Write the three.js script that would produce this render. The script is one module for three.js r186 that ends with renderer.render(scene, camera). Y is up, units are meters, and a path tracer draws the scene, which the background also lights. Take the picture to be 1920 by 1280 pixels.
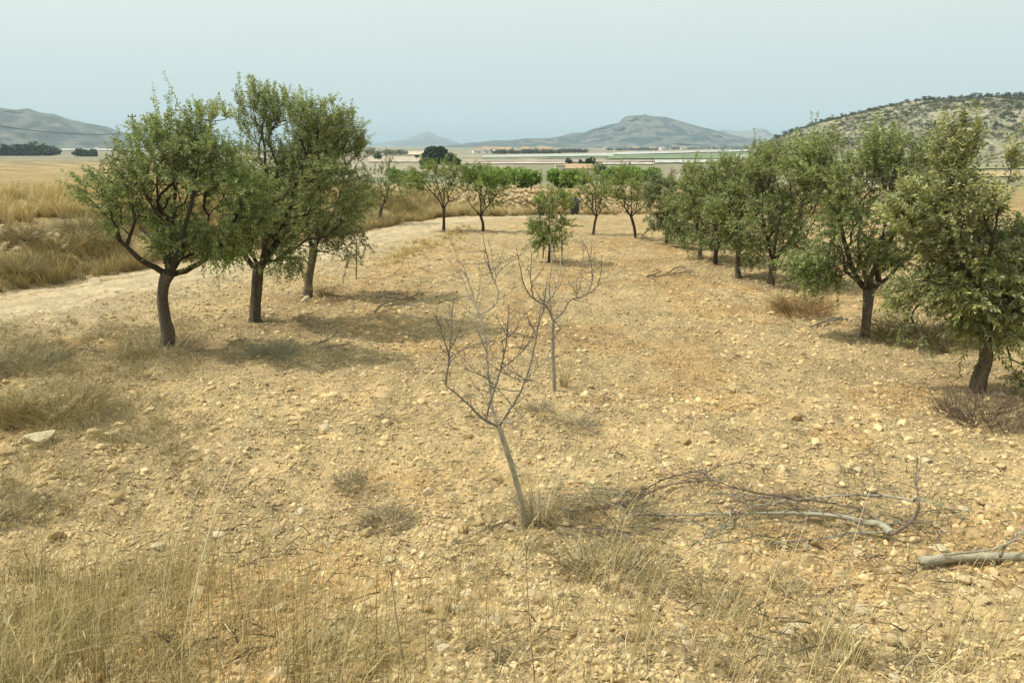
import * as THREE from 'three';
import { mergeGeometries } from 'three/addons/utils/BufferGeometryUtils.js';

// ───────────────────────── camera, sky, sun, exposure ─────────────────────────
const PW = 1920, PH = 1280, FOC = 1392, HOR = 272, EYE = 3.0;
const PITCH = Math.atan((PH / 2 - HOR) / FOC);
const scene = new THREE.Scene();
const camera = new THREE.PerspectiveCamera(2 * Math.atan(PH / 2 / FOC) * 180 / Math.PI, PW / PH, 0.05, 40000);
camera.position.set(0, EYE, 0);
camera.rotation.set(-PITCH, 0, 0);
const renderer = new THREE.WebGLRenderer({ antialias: true });
renderer.toneMapping = THREE.LinearToneMapping;
renderer.toneMappingExposure = 1.64;
renderer.shadowMap.enabled = true;
const SUN = new THREE.Vector3(-0.60, 0.88, -0.08).normalize();
const sun = new THREE.DirectionalLight(new THREE.Color(1.0, 0.93, 0.80), 2.8);
sun.name = 'sun';
sun.position.copy(SUN).multiplyScalar(60).add(new THREE.Vector3(0, 0, -20));
sun.target.position.set(0, 0, -20);
sun.castShadow = true; sun.shadow.radius = 2.6;
sun.shadow.mapSize.set(4096, 4096);
Object.assign(sun.shadow.camera, { left: -40, right: 40, top: 40, bottom: -40, near: 1, far: 160 });
scene.add(sun, sun.target);
scene.fog = new THREE.FogExp2(new THREE.Color(0.66, 0.86, 1.0), 1.0e-4);

// ───────────────────────── helpers: random, noise ─────────────────────────
const rng = (seed) => { let s = seed | 0; return () => { s = (s + 0x6d2b79f5) | 0; let t = Math.imul(s ^ (s >>> 15), 1 | s); t = (t + Math.imul(t ^ (t >>> 7), 61 | t)) ^ t; return ((t ^ (t >>> 14)) >>> 0) / 4294967296; }; };
const hash3 = (x, y, z) => { let h = Math.imul(x, 374761393) ^ Math.imul(y, 668265263) ^ Math.imul(z, 2147483647 - 61); h = Math.imul(h ^ (h >>> 13), 1274126177); h = Math.imul(h ^ (h >>> 16), 2246822519); return ((h ^ (h >>> 13)) >>> 0) / 4294967296; };
const fade = (t) => t * t * (3 - 2 * t), mix = (a, b, t) => a + (b - a) * t, clamp = (x, a = 0, b = 1) => Math.min(b, Math.max(a, x));
const smooth = (a, b, x) => fade(clamp((x - a) / (b - a)));
function noise2(x, y, s = 0) {
  const xi = Math.floor(x), yi = Math.floor(y), u = fade(x - xi), v = fade(y - yi);
  return mix(mix(hash3(xi, yi, s), hash3(xi + 1, yi, s), u), mix(hash3(xi, yi + 1, s), hash3(xi + 1, yi + 1, s), u), v) * 2 - 1;
}
function noise3(x, y, z, s = 0) {
  const zi = Math.floor(z), w = fade(z - zi);
  return mix(noise2(x, y, s * 131 + zi), noise2(x, y, s * 131 + zi + 1), w);
}
const fbm = (x, y, o = 4, s = 0) => { let a = 0, m = 0.5; for (let i = 0; i < o; i++) { a += noise2(x, y, s + i * 17) * m; x = x * 2.03 + 11.3; y = y * 2.03 - 7.1; m *= 0.5; } return a; };
const ridged = (x, y, o = 5, s = 0) => { let a = 0, m = 0.5; for (let i = 0; i < o; i++) { a += (1 - Math.abs(noise2(x, y, s + i * 29))) * m; x = x * 2.1 + 3.7; y = y * 2.1 + 9.2; m *= 0.5; } return a; };
const V = (x, y, z) => new THREE.Vector3(x, y, z);
const rgb = (r, g, b) => new THREE.Color().setRGB(r, g, b);

// sky: thin bright veil, a little bluer towards the horizon; sun glow on the sun's side
{
  const w = 1024, h = 512, data = new Float32Array(w * h * 4);
  for (let j = 0; j < h; j++) {
    const el = ((j + 0.5) / h - 0.5) * Math.PI, e = Math.max(0, el);
    for (let i = 0; i < w; i++) {
      const az = ((i + 0.5) / w - 0.5) * 2 * Math.PI;
      const dx = Math.cos(el) * Math.cos(az), dy = Math.sin(el), dz = Math.cos(el) * Math.sin(az);
      const c = clamp(dx * SUN.x + dy * SUN.y + dz * SUN.z, -1, 1);
      const glow = 0.30 * Math.pow(Math.max(0, (c + 1) / 2), 7);
      const up = Math.sin(e);
      // high thin cloud, seen on a layer
      const k = 1 / (up + 0.12);
      const cl = 0.5 + 0.5 * fbm(dx * k * 1.1 + 3.1, dz * k * 2.6 + 1.7, 5, 900);
      const veil = (0.35 + 0.65 * cl) * smooth(0.03, 0.35, e) * 0.20;
      const t = smooth(0, 0.30, e);
      const r = mix(0.405, 0.47, t) + veil * 0.64 + glow, g = mix(0.525, 0.575, t) + veil * 0.53 + glow * 0.95, b = mix(0.55, 0.565, t) + veil * 0.40 + glow * 0.80;
      const o = (j * w + i) * 4;
      data[o] = r * 0.94; data[o + 1] = g * 0.885; data[o + 2] = b * 0.85; data[o + 3] = 1;
    }
  }
  const t = new THREE.DataTexture(data, w, h, THREE.RGBAFormat, THREE.FloatType);
  t.mapping = THREE.EquirectangularReflectionMapping; t.magFilter = t.minFilter = THREE.LinearFilter; t.wrapS = THREE.RepeatWrapping; t.needsUpdate = true;
  scene.background = t; scene.environment = t;
}

// ───────────────────────── naming and adding ─────────────────────────
const used = new Map();
function numbered(name) { const n = used.get(name) ?? 0; used.set(name, n + 1); return n ? name + '_' + String(n).padStart(3, '0') : name; }
function add(o, name, label, category, group) {
  o.name = numbered(name); scene.add(o);
  o.userData = { ...(label && { label }), ...(category && { category }), ...(group && { group }) };
  return o;
}
const thing = (name, label, category, p, group) => { const g = new THREE.Group(); g.position.copy(p); return add(g, name, label, category, group); };
function kindOf(o, kind) { o.userData.kind = kind; return o; }
function mesh(geo, mat) { const m = new THREE.Mesh(geo, mat); m.castShadow = m.receiveShadow = true; return m; }
const partNames = new WeakMap();
function part(parent, name, geo, mat, kind) {
  const m = mesh(geo, mat);
  m.name = name; parent.add(m);
  if (kind) m.userData.kind = kind;
  return m;
}
function structure(name, geo, mat, label) { const m = mesh(geo, mat); add(m, name, label); return kindOf(m, 'structure'); }

// triangle soup builder with vertex colours
class Soup {
  constructor() { this.p = []; this.c = []; this.n = []; this.uv = []; this.i = []; }
  get size() { return this.p.length / 3; }
  vert(x, y, z, c, u = 0, v = 0) { this.p.push(x, y, z); this.c.push(c[0], c[1], c[2]); this.uv.push(u, v); return this.p.length / 3 - 1; }
  tri(a, b, c) { this.i.push(a, b, c); }
  build(origin) {
    const g = new THREE.BufferGeometry(), P = new Float32Array(this.p);
    if (origin) for (let k = 0; k < P.length; k += 3) { P[k] -= origin.x; P[k + 1] -= origin.y; P[k + 2] -= origin.z; }
    g.setAttribute('position', new THREE.BufferAttribute(P, 3));
    g.setAttribute('color', new THREE.BufferAttribute(new Float32Array(this.c), 3));
    g.setAttribute('uv', new THREE.BufferAttribute(new Float32Array(this.uv), 2));
    g.setIndex(this.i); g.computeVertexNormals();
    return g;
  }
  // a tapered tube along points; radii in metres; lumpy gives knotted bark
  tube(pts, rad, sides, c, lump = 0, seed = 0, capEnds = true) {
    const n = pts.length; if (n < 2) return;
    let ref = Math.abs(pts[1].y - pts[0].y) > 0.7 * pts[1].distanceTo(pts[0]) ? V(1, 0, 0) : V(0, 1, 0), len = 0;
    const T = V(0, 0, 0), A = V(0, 0, 0), B = V(0, 0, 0); let prev = -1; const start = this.size;
    for (let k = 0; k < n; k++) {
      T.copy(pts[Math.min(n - 1, k + 1)]).sub(pts[Math.max(0, k - 1)]).normalize();
      A.copy(ref).addScaledVector(T, -ref.dot(T)); if (A.lengthSq() < 1e-8) A.set(T.y, T.z, T.x).addScaledVector(T, -(T.y * T.x + T.z * T.y + T.x * T.z)); A.normalize(); ref = A.clone(); B.crossVectors(T, A);
      if (k) len += pts[k].distanceTo(pts[k - 1]);
      const first = this.size;
      for (let s = 0; s <= sides; s++) {
        const a = s / sides * Math.PI * 2, ca = Math.cos(a), sa = Math.sin(a);
        let r = rad[k];
        if (lump) r *= 1 + lump * (noise3(ca * 1.7 + seed, sa * 1.7, len * 5, 7) * 0.9 + noise3(ca * 4 + seed, sa * 4, len * 3, 9) * 0.5);
        const cc = typeof c === 'function' ? c(k, s) : c;
        this.vert(pts[k].x + (A.x * ca + B.x * sa) * r, pts[k].y + (A.y * ca + B.y * sa) * r, pts[k].z + (A.z * ca + B.z * sa) * r, cc, s / sides * Math.max(0.05, rad[0] * 6.3), len);
      }
      if (prev >= 0) for (let s = 0; s < sides; s++) { this.tri(prev + s, prev + s + 1, first + s); this.tri(prev + s + 1, first + s + 1, first + s); }
      prev = first;
    }
    if (capEnds && rad[0] > 0.012) { const cc = typeof c === 'function' ? c(0, 0) : c, d = pts[0].clone().sub(pts[1]).normalize().multiplyScalar(rad[0] * 0.25).add(pts[0]), m = this.vert(d.x, d.y, d.z, cc); for (let s = 0; s < sides; s++) this.tri(start + s + 1, start + s, m); }
    if (capEnds && rad[n - 1] > 0.004) { const cc = typeof c === 'function' ? c(n - 1, 0) : c, m = this.vert(pts[n - 1].x + T.x * rad[n - 1] * 0.4, pts[n - 1].y + T.y * rad[n - 1] * 0.4, pts[n - 1].z + T.z * rad[n - 1] * 0.4, cc); for (let s = 0; s < sides; s++) this.tri(prev + s, prev + s + 1, m); }
  }
}

// tileable noise texture
function tex(size, f, srgb, repeat = 1) {
  const d = new Uint8Array(size * size * 4);
  for (let j = 0; j < size; j++) for (let i = 0; i < size; i++) { const c = f(i / size, j / size), o = (j * size + i) * 4; for (let k = 0; k < 3; k++) d[o + k] = clamp(c[k]) * 255; d[o + 3] = 255; }
  const t = new THREE.DataTexture(d, size, size); t.wrapS = t.wrapT = THREE.RepeatWrapping; t.magFilter = t.minFilter = THREE.LinearFilter; t.repeat.set(repeat, repeat);
  if (srgb) t.colorSpace = THREE.SRGBColorSpace; t.needsUpdate = true; return t;
}
function tileNoise(u, v, n, s) { // periodic value noise with n cells a side
  const x = u * n, y = v * n, xi = Math.floor(x), yi = Math.floor(y), a = fade(x - xi), b = fade(y - yi), w = (k) => ((k % n) + n) % n;
  return mix(mix(hash3(w(xi), w(yi), s), hash3(w(xi + 1), w(yi), s), a), mix(hash3(w(xi), w(yi + 1), s), hash3(w(xi + 1), w(yi + 1), s), a), b);
}

// ───────────────────────── the lie of the land ─────────────────────────
const table = (rows) => (d) => { if (d <= rows[0][0]) return rows[0][1]; for (let i = 1; i < rows.length; i++) if (d < rows[i][0]) { const [a, p] = rows[i - 1], [b, q] = rows[i]; return mix(p, q, (d - a) / (b - a)); } return rows.at(-1)[1]; };
const smoothTable = (rows) => { const f = table(rows); return (d) => { const w = d * 0.08; return (f(d - w) + 2 * f(d) + f(d + w)) / 4; }; };
const midProfile = smoothTable([[0, 0], [8, 0], [20, -0.15], [38, -0.45], [45, -0.55], [80, -1.6], [120, -3], [200, -6], [300, -8], [450, -9], [700, -10], [1200, -11], [2000, -11.5], [6000, -12], [30000, -12]]);
const leftProfile = smoothTable([[0, 0], [14, 0], [20, -0.05], [40, -0.1], [100, -0.15], [160, -0.7], [260, -6], [400, -9], [700, -10], [1200, -11], [2000, -11.5], [6000, -12], [30000, -12]]);
// edge of the low terrace behind the track, from the left to the back of the orchard
const EDGE = [[-40, -6], [-14, -12.4], [-10.6, -15.4], [-9.3, -19], [-7.2, -25], [-5.6, -31], [-3.4, -37.4], [2, -39.6], [8, -40], [16, -40.5], [40, -41]];
const PATH = [[-17, -9.6], [-13, -11.6], [-10, -14], [-8.5, -17.3], [-6.6, -22.3], [-4.7, -28.5], [-3.3, -34], [-1.2, -36.6], [1.5, -37.4]];
function toLine(line, x, z) { // signed distance: positive on the left of the line's way (the terrace side)
  let best = 1e9, sign = 1, along = 0;
  for (let i = 1; i < line.length; i++) {
    const [ax, az] = line[i - 1], [bx, bz] = line[i], ux = bx - ax, uz = bz - az, t = clamp(((x - ax) * ux + (z - az) * uz) / (ux * ux + uz * uz));
    const ex = x - ax - ux * t, ez = z - az - uz * t, d = ex * ex + ez * ez;
    if (d < best) { best = d; sign = (ux * (z - az) - uz * (x - ax)) < 0 ? 1 : -1; along = i - 1 + t; }
  }
  return [Math.sqrt(best) * sign, along];
}
function land(x, z) {
  const d = -z, r = Math.hypot(x, z);
  const side = smooth(-0.25, -0.45, x / Math.max(r, 1)) * smooth(8, 20, d);
  let h = mix(midProfile(Math.max(d, 0)), leftProfile(Math.max(d, 0)), side);
  if (r < 600) {
    const e = toLine(EDGE, x, z)[0];
    const step = smooth(0.1, 3.2, e + 0.5 * noise2(x * 0.5, z * 0.5, 3));
    const tall = mix(0.5, 1.05, smooth(-2, -8, x));
    h += step * mix(tall * (1 - smooth(45, 90, d)), tall * (1 - smooth(100, 200, d)), smooth(-4, -14, x + d * 0.25));
  }
  const near = Math.max(0, 5.9 - d + 0.25 * noise2(x * 0.7, 2, 5));
  h += 1.45 * Math.tanh(0.055 * near * near);
  h += 0.07 * noise2(x * 0.45, z * 0.45, 11) + 0.035 * noise2(x * 1.1, z * 1.1, 12);
  return h;
}
const fieldness = (x, z) => smooth(0.9, 1.9, Math.abs(toLine(PATH, x, z)[0]));
function ground(x, z) {
  const r = Math.hypot(x, z); let h = land(x, z);
  if (r < 60) {
    const f = mix(0.25, 1, fieldness(x, z)) * (1 - smooth(25, 60, r));
    h += f * (0.032 * noise2(x * 3.3, z * 3.3, 21) + 0.026 * noise2(x * 7.7, z * 7.7, 22) + 0.018 * noise2(x * 17, z * 17, 23) + 0.020 * Math.sin((x - 0.06 * z + 0.25 * noise2(x * .3, z * .3, 25)) * 9.5) * smooth(0.2, 0.7, noise2(x * .35, z * .12, 26) + 0.45));
  }
  return h;
}
// a pixel of the 1920x1280 picture as a direction, as a point on the ground, as a point at a depth
const cosP = Math.cos(PITCH), sinP = Math.sin(PITCH);
function ray(px, py) { const u = (px - PW / 2) / FOC, v = (PH / 2 - py) / FOC; return V(u, v * cosP - sinP, -(cosP + v * sinP)); }
function onGround(px, py) {
  const d = ray(px, py); let a = 1, b = 1;
  while (b < 9000) { const y = EYE + d.y * b; if (y < land(d.x * b, d.z * b)) break; a = b; b *= 1.03; }
  for (let k = 0; k < 30; k++) { const m = (a + b) / 2; if (EYE + d.y * m < land(d.x * m, d.z * m)) b = m; else a = m; }
  return V(d.x * a, land(d.x * a, d.z * a), d.z * a);
}
function atDepth(px, py, z) { const d = ray(px, py), t = z / d.z; return V(d.x * t, EYE + d.y * t, z); }
const pxSize = (p) => { const c = -(p.z * cosP) - (p.y - EYE) * sinP; return c / FOC; };
function project(p) { const y = p.y - EYE, c = -p.z * cosP - y * sinP, v = y * cosP - p.z * sinP; return [PW / 2 + p.x / c * FOC, PH / 2 - v / c * FOC, c]; }

// ───────────────────────── materials ─────────────────────────
const std = (o) => new THREE.MeshStandardMaterial({ roughness: 0.95, metalness: 0, ...o });
const grain = tex(1024, (u, v) => {
  const a = tileNoise(u, v, 7, 1), b = tileNoise(u, v, 29, 2), c = tileNoise(u, v, 90, 3), d = tileNoise(u, v, 300, 4);
  const k = 0.86 + 0.10 * (a - 0.5) + 0.13 * (b - 0.5) + 0.20 * (c - 0.5) + 0.22 * (d - 0.5);
  return [k, k * (1 - 0.03 * (b - 0.4)), k * (1 - 0.10 * (c - 0.4))];
}, true);
const clods = tex(1024, (u, v) => {
  let k = 0.32 * tileNoise(u, v, 40, 5) + 0.38 * tileNoise(u, v, 110, 6) + 0.3 * tileNoise(u, v, 330, 7); k = k * k * 1.6; return [k, k, k];
}, false);
const M = {
  soil: std({ vertexColors: true, map: grain, bumpMap: clods, bumpScale: 0.022, roughness: 1 }),
  track: std({ vertexColors: true, map: grain, bumpMap: clods, bumpScale: 0.008, roughness: 1 }),
  leaf: new THREE.MeshPhysicalMaterial({ vertexColors: true, roughness: 0.75, transmission: 0.46, thickness: 0, side: THREE.DoubleSide, specularIntensity: 0.6 }),
  straw: std({ vertexColors: true, side: THREE.DoubleSide, roughness: 0.9 }),
  far: std({ vertexColors: true, roughness: 1 }),
};
const barkMap = tex(512, (u, v) => { const a = tileNoise(u, v * 0.999, 24, 31), w = tileNoise(u + 0.02 * tileNoise(u, v, 5, 36), v, 60, 33); const s = tileNoise((u * 5) % 1, (v) % 1, 14, 32); const k = 0.5 + 0.5 * (0.4 * a + 0.3 * w + 0.5 * s - 0.3); return [k, k * 0.97, k * 0.93]; }, true, 3);
const barkBump = tex(512, (u, v) => { const a = tileNoise((u * 4) % 1, v, 16, 41), b = tileNoise(u, v, 70, 42); const k = 0.65 * a + 0.35 * b; return [k, k, k]; }, false, 3);
M.bark = std({ vertexColors: true, map: barkMap, bumpMap: barkBump, bumpScale: 0.035, roughness: 0.95 });
M.twig = std({ vertexColors: true, roughness: 0.9, bumpMap: barkBump, bumpScale: 0.004 });
M.stones = [[0.56, 0.43, 0.235], [0.51, 0.37, 0.18], [0.60, 0.475, 0.27], [0.53, 0.39, 0.20], [0.65, 0.55, 0.36], [0.46, 0.325, 0.15]].map((c) => std({ color: rgb(...c), map: grain, roughness: 1 }));
M.stoneTint = std({ color: 0xffffff, roughness: 1 });

// ───────────────────────── ground sheet ─────────────────────────
const SOIL = [0.50, 0.376, 0.192];
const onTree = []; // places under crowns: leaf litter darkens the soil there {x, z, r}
function soilColor(x, z) {
  const r = Math.hypot(x, z), d = -z;
  let c = SOIL.slice();
  const n = fbm(x * 0.35, z * 0.35, 4, 51), m = fbm(x * 1.6, z * 1.6, 3, 61), fine = noise2(x * 9, z * 9, 71);
  let k = 1 + 0.20 * n + 0.16 * m + 0.06 * fine;
  // warmer, redder spots and paler limestone-dust spots
  const red = smooth(0.05, 0.35, fbm(x * 0.8 + 40, z * 0.8, 3, 81));
  c = [c[0] * (1 - 0.02 * red), c[1] * (1 - 0.10 * red), c[2] * (1 - 0.20 * red)];
  const e = toLine(EDGE, x, z)[0];
  if (r < 60) { const p = toLine(PATH, x, z)[0], w = smooth(4.4, 1.0, Math.abs(p) + 1.2 * m) * (p > 0 ? 0.3 : 1); c = c.map((v, i) => mix(v, [0.56, 0.455, 0.285][i], 0.55 * w)); }
  if (r < 400) {
    const straw = smooth(0.2, 2.2, e) * (1 - smooth(30, 60, d) * 0.35);
    const s = [0.36, 0.265, 0.11];
    c = c.map((v, i) => mix(v, s[i], 0.8 * straw));
    // plough lines on the upper field on the left
    if (x < -8 && d > 30) k *= 1 + 0.16 * Math.sin((x * 0.9 + z * 0.28) * 2.2 + noise2(x * .3, z * .3, 5)) * smooth(28, 40, d);
    const weedy = smooth(-3.2, -6.2, x - 0.2 * (d - 8)) * smooth(14, 8, d) * smooth(-0.15, 0.25, fbm(x * 0.9, z * 0.9, 3, 91) + 0.12);
    c = c.map((v, i) => mix(v, [0.30, 0.235, 0.10][i], 0.55 * weedy));
  }
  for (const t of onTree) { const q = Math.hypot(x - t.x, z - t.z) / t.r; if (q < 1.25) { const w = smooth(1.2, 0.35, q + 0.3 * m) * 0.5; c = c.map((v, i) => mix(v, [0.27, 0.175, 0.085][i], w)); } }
  if (r > 60) { // far plain: patchwork of dry fields
    const f = smooth(60, 170, r), cell = hash3(Math.floor((x + 0.2 * z) / 90), Math.floor(z / 150), 9);
    const fields = [[0.33, 0.275, 0.18], [0.26, 0.245, 0.14], [0.20, 0.21, 0.11], [0.30, 0.26, 0.18], [0.36, 0.325, 0.23]][Math.floor(cell * 5)];
    c = c.map((v, i) => mix(v, fields[i], f));
  }
  return c.map((v) => clamp(v * k, 0.02, 0.7));
}

// ───────────────────────── trees ─────────────────────────
// Branches join a cloud of points in the crown to the nearest suitable branch (a spanning tree that prefers short ways to the root).
function growTree(o) {
  const R = rng(o.seed), base = o.base, S = o.scale ?? pxSize(base);
  const P = (px, py, dz = 0) => atDepth(px, py, base.z + dz);
  const g = thing(o.name, o.label, o.category ?? 'tree', base, o.group);
  const nodes = []; // {p, parent, path, limb, fixed r}
  const node = (p, parent, limb, r) => { nodes.push({ p, parent, limb, r, kids: [], path: parent < 0 ? 0 : nodes[parent].path + p.distanceTo(nodes[parent].p), area: 0 }); if (parent >= 0) nodes[parent].kids.push(nodes.length - 1); return nodes.length - 1; };
  // trunk
  const tp = o.trunk.map(([x, y, w, dz = 0]) => ({ p: P(x, y, dz), r: w * S / 2 * (o.slim ?? 0.72) }));
  tp[0].p.y -= 0.06;
  const curve = new THREE.CatmullRomCurve3(tp.map((t) => t.p)), nT = Math.max(5, Math.ceil(curve.getLength() / 0.07));
  const tpts = [], trad = [];
  for (let i = 0; i <= nT; i++) { const f = i / nT * (tp.length - 1), a = Math.min(tp.length - 2, Math.floor(f)); tpts.push(curve.getPoint(i / nT)); trad.push(mix(tp[a].r, tp[a + 1].r, f - a)); }
  trad[0] *= 1.25; trad[1] *= 1.12;
  const barkC = o.bark ?? [0.16, 0.125, 0.085];
  const trunkSoup = new Soup();
  trunkSoup.tube(tpts, trad, o.far ? 7 : 14, (k, s) => { const q = 0.8 + 1.0 * hash3(k >> 2, s, o.seed); return barkC.map((v) => v * q); }, o.far ? 0.06 : 0.17, o.seed % 50);
  part(g, 'trunk', trunkSoup.build(base), M.bark);
  const root = node(tpts.at(-1), -1, -1, trad.at(-1));
  const forkR = trad.at(-1);
  // limbs given as paths
  let limb = 0; const limbPts = [];
  for (const L of o.limbs ?? []) {
    const lp = [tpts[Math.max(0, nT - 1)], ...L.map(([x, y, dz = 0]) => P(x, y, dz))];
    const cv = new THREE.CatmullRomCurve3(lp), n = Math.max(3, Math.ceil(cv.getLength() / 0.13));
    let at = root;
    for (let i = 1; i <= n; i++) at = node(cv.getPoint(i / n).add(V((R() - .5) * .02, (R() - .5) * .02, (R() - .5) * .02)), at, limb, forkR * mix(0.62, 0.17, i / n));
    limb++;
  }
  const fixed = nodes.length;
  // crown points
  const inset = (q) => Math.max(q * 0.8, q - 0.06), blobs = o.blobs.map(([x, y, rx, ry, w = 1, dz = 0, rz]) => ({ c: P(x, y, dz * S), rx: inset(rx * S), ry: inset(ry * S), rz: inset((rz ?? rx * 0.85) * S), w }));
  const vol = blobs.reduce((a, b) => a + b.rx * b.ry * b.rz * b.w, 0);
  const pts = [];
  const want = o.points ?? 420, gap = (o.gap ?? 0.62) * Math.cbrt(vol * 4.19 / want);
  for (let t = 0; t < want * 14 && pts.length < want; t++) {
    let q = R() * vol, b = blobs[0]; for (const k of blobs) { b = k; q -= k.rx * k.ry * k.rz * k.w; if (q < 0) break; }
    const u = R() * 2 - 1, a = R() * 6.283, s = Math.sqrt(1 - u * u), rr = Math.pow(R(), 0.40);
    const bump = 1 + 0.30 * noise3(s * Math.cos(a) * 2.6 + b.c.x, u * 2.6, s * Math.sin(a) * 2.6, o.seed);
    const p = V(b.c.x + s * Math.cos(a) * b.rx * rr * bump, b.c.y + u * b.ry * rr * bump, b.c.z + s * Math.sin(a) * b.rz * rr * bump);
    if (noise3(p.x * 1.9, p.y * 1.9, p.z * 1.9, o.seed + 3) < (o.hole ?? -0.2)) continue;
    if (p.y < base.y + 0.15 || pts.some((k) => k.distanceToSquared(p) < gap * gap)) continue;
    pts.push(p);
  }
  const fork = nodes[root].p;
  pts.sort((a, b) => a.distanceToSquared(fork) - b.distanceToSquared(fork));
  for (const p of pts) {
    let best = root, cost = 1e9;
    for (let k = 0; k < nodes.length; k++) {
      const n = nodes[k], d = n.p.distanceTo(p); if (n.limb < 0 && k !== root) continue;
      const c = d + 0.42 * n.path + (k === root && limb ? 0.5 : 0); if (c < cost) { cost = c; best = k; }
    }
    const from = nodes[best].p, d = from.distanceTo(p), steps = Math.max(1, Math.round(d / (o.far ? 0.5 : 0.22)));
    const lb = nodes[best].limb < 0 ? limb++ : nodes[best].limb;
    let at = best;
    for (let i = 1; i <= steps; i++) {
      const t = i / steps, q = from.clone().lerp(p, t); q.y -= Math.sin(Math.PI * t) * d * 0.10 * (R() * 1.2 - 0.1); if (i < steps) q.add(V((R() - .5), (R() - .5), (R() - .5)).multiplyScalar(0.12 * d / steps));
      at = node(q, at, lb);
    }
    nodes[at].tip = true;
  }
  // pipe model
  const tipR = o.tipR ?? 0.0032;
  for (let k = nodes.length - 1; k >= 0; k--) { const n = nodes[k]; if (!n.kids.length) n.area = Math.pow(tipR, 2.2); if (n.parent >= 0) nodes[n.parent].area += n.area; }
  const fullR = Math.pow(nodes[root].area, 1 / 2.2), kR = Math.min(1.6, forkR / fullR * 0.9);
  for (const n of nodes) { const r = Math.pow(n.area, 1 / 2.2) * kR; n.r = n.r && n.limb >= 0 ? Math.max(n.r * 0.8, Math.min(r, n.r * 1.15)) : (n === nodes[root] ? n.r : Math.min(r, forkR * 0.8)); n.r = Math.max(tipR * 0.9, n.r); }
  const limbSoups = [];
  const walk = (start, from) => { // one chain
    const P2 = [nodes[from].p], r2 = [Math.min(nodes[from].r, nodes[start].r * 1.25)]; let k = start;
    for (;;) { P2.push(nodes[k].p); r2.push(nodes[k].r); if (!nodes[k].kids.length) break; let b = -1; for (const c of nodes[k].kids) if (b < 0 || nodes[c].area > nodes[b].area) b = c; for (const c of nodes[k].kids) if (c !== b) queue.push([c, k]); k = b; }
    const L = nodes[start].limb; (limbSoups[L] ??= new Soup());
    const big = r2[1], shade = big > 0.02 ? 1 : 1.25;
    limbSoups[L].tube(P2, r2, o.far ? 3 : big > 0.04 ? 9 : big > 0.012 ? 5 : 3, barkC.map((v) => v * 0.62 * shade * (0.85 + 0.3 * R())), big > 0.03 ? 0.14 : 0, o.seed % 31);
  };
  const queue = nodes[root].kids.map((k) => [k, root]); while (queue.length) walk(...queue.pop());
  let few = limbSoups.filter(Boolean);
  const bigOnes = o.maxLimbs ?? 5; few.sort((a, b) => b.i.length - a.i.length);
  few.slice(bigOnes).forEach((s) => { const t = few[bigOnes - 1], off = t.size; t.p.push(...s.p); t.c.push(...s.c); t.uv.push(...s.uv); for (const i of s.i) t.i.push(i + off); });
  few = few.slice(0, bigOnes);
  few.forEach((s) => part(g, 'limb', s.build(base), M.bark));
  // leaves
  const leaves = new Soup(), cc = blobs.reduce((a, b) => a.addScaledVector(b.c, b.rx * b.ry * b.rz * b.w / vol), V(0, 0, 0));
  const ends = nodes.map((n, k) => [n, k]).filter(([n, k]) => k >= fixed && (n.tip || n.kids.length <= 1) && n.r < 0.02);
  const nLeaf = (o.leaves ?? 9000) * (o.far ? 1.5 : 2.0), per = o.perTwig ?? 13, nTw = Math.round(nLeaf / per);
  const topY = Math.max(...blobs.map((b) => b.c.y + b.ry)), lowY = Math.min(...blobs.map((b) => b.c.y - b.ry));
  const tips = ends.filter(([n]) => n.tip);
  const twigs = new Soup();
  const a1 = V(0, 0, 0), a2 = V(0, 0, 0), dir = V(0, 0, 0);
  for (let t = 0; t < nTw; t++) {
    const [n] = R() < 0.72 ? tips[Math.floor(R() * tips.length)] : ends[Math.floor(R() * ends.length)];
    const hgt = clamp((n.p.y - lowY) / (topY - lowY)), out = n.p.clone().sub(cc).normalize();
    const clump = noise3(n.p.x * 2.6, n.p.y * 2.6, n.p.z * 2.6, o.seed + 9);
    if (R() > 0.66 + clump * 1.15) continue;
    dir.copy(out).multiplyScalar(0.55).add(V((R() - .5) * 1.5, (R() - .5) * 1.1 + (o.lift ?? 0.55) * (0.3 + hgt), (R() - .5) * 1.5)).normalize();
    let len = (o.twigLen ?? 0.19) * (0.6 + 0.9 * R());
    if (hgt > 0.62 && R() < (o.shoots ?? 0.14)) { dir.set((R() - .5) * 0.5, 1, (R() - .5) * 0.5).normalize(); len *= 1.45; }
    if (R() < 0.09) { len *= 1.9; dir.y -= 0.25 * (1 - hgt); dir.normalize(); }
    const hang = hgt < 0.3 ? (o.weep ?? 0.25) : 0.05;
    const tip = n.p.clone().addScaledVector(dir, len); tip.y -= hang * len;
    const mid = n.p.clone().lerp(tip, 0.5); mid.y += 0.06 * len;
    if (!o.far) twigs.tube([n.p, mid, tip], [0.0028, 0.002, 0.001], 3, barkC.map((v) => v * 0.9), 0, 0, false);
    const tone = clamp(0.5 + clump * 0.7 + (R() - .5) * 0.5), nl = Math.round(per * (0.7 + 0.6 * R()) * len / (o.twigLen ?? 0.19) / 1.05);
    a1.crossVectors(dir, V(R() - .5, R() - .5, R() - .5)).normalize(); a2.crossVectors(dir, a1);
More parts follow.
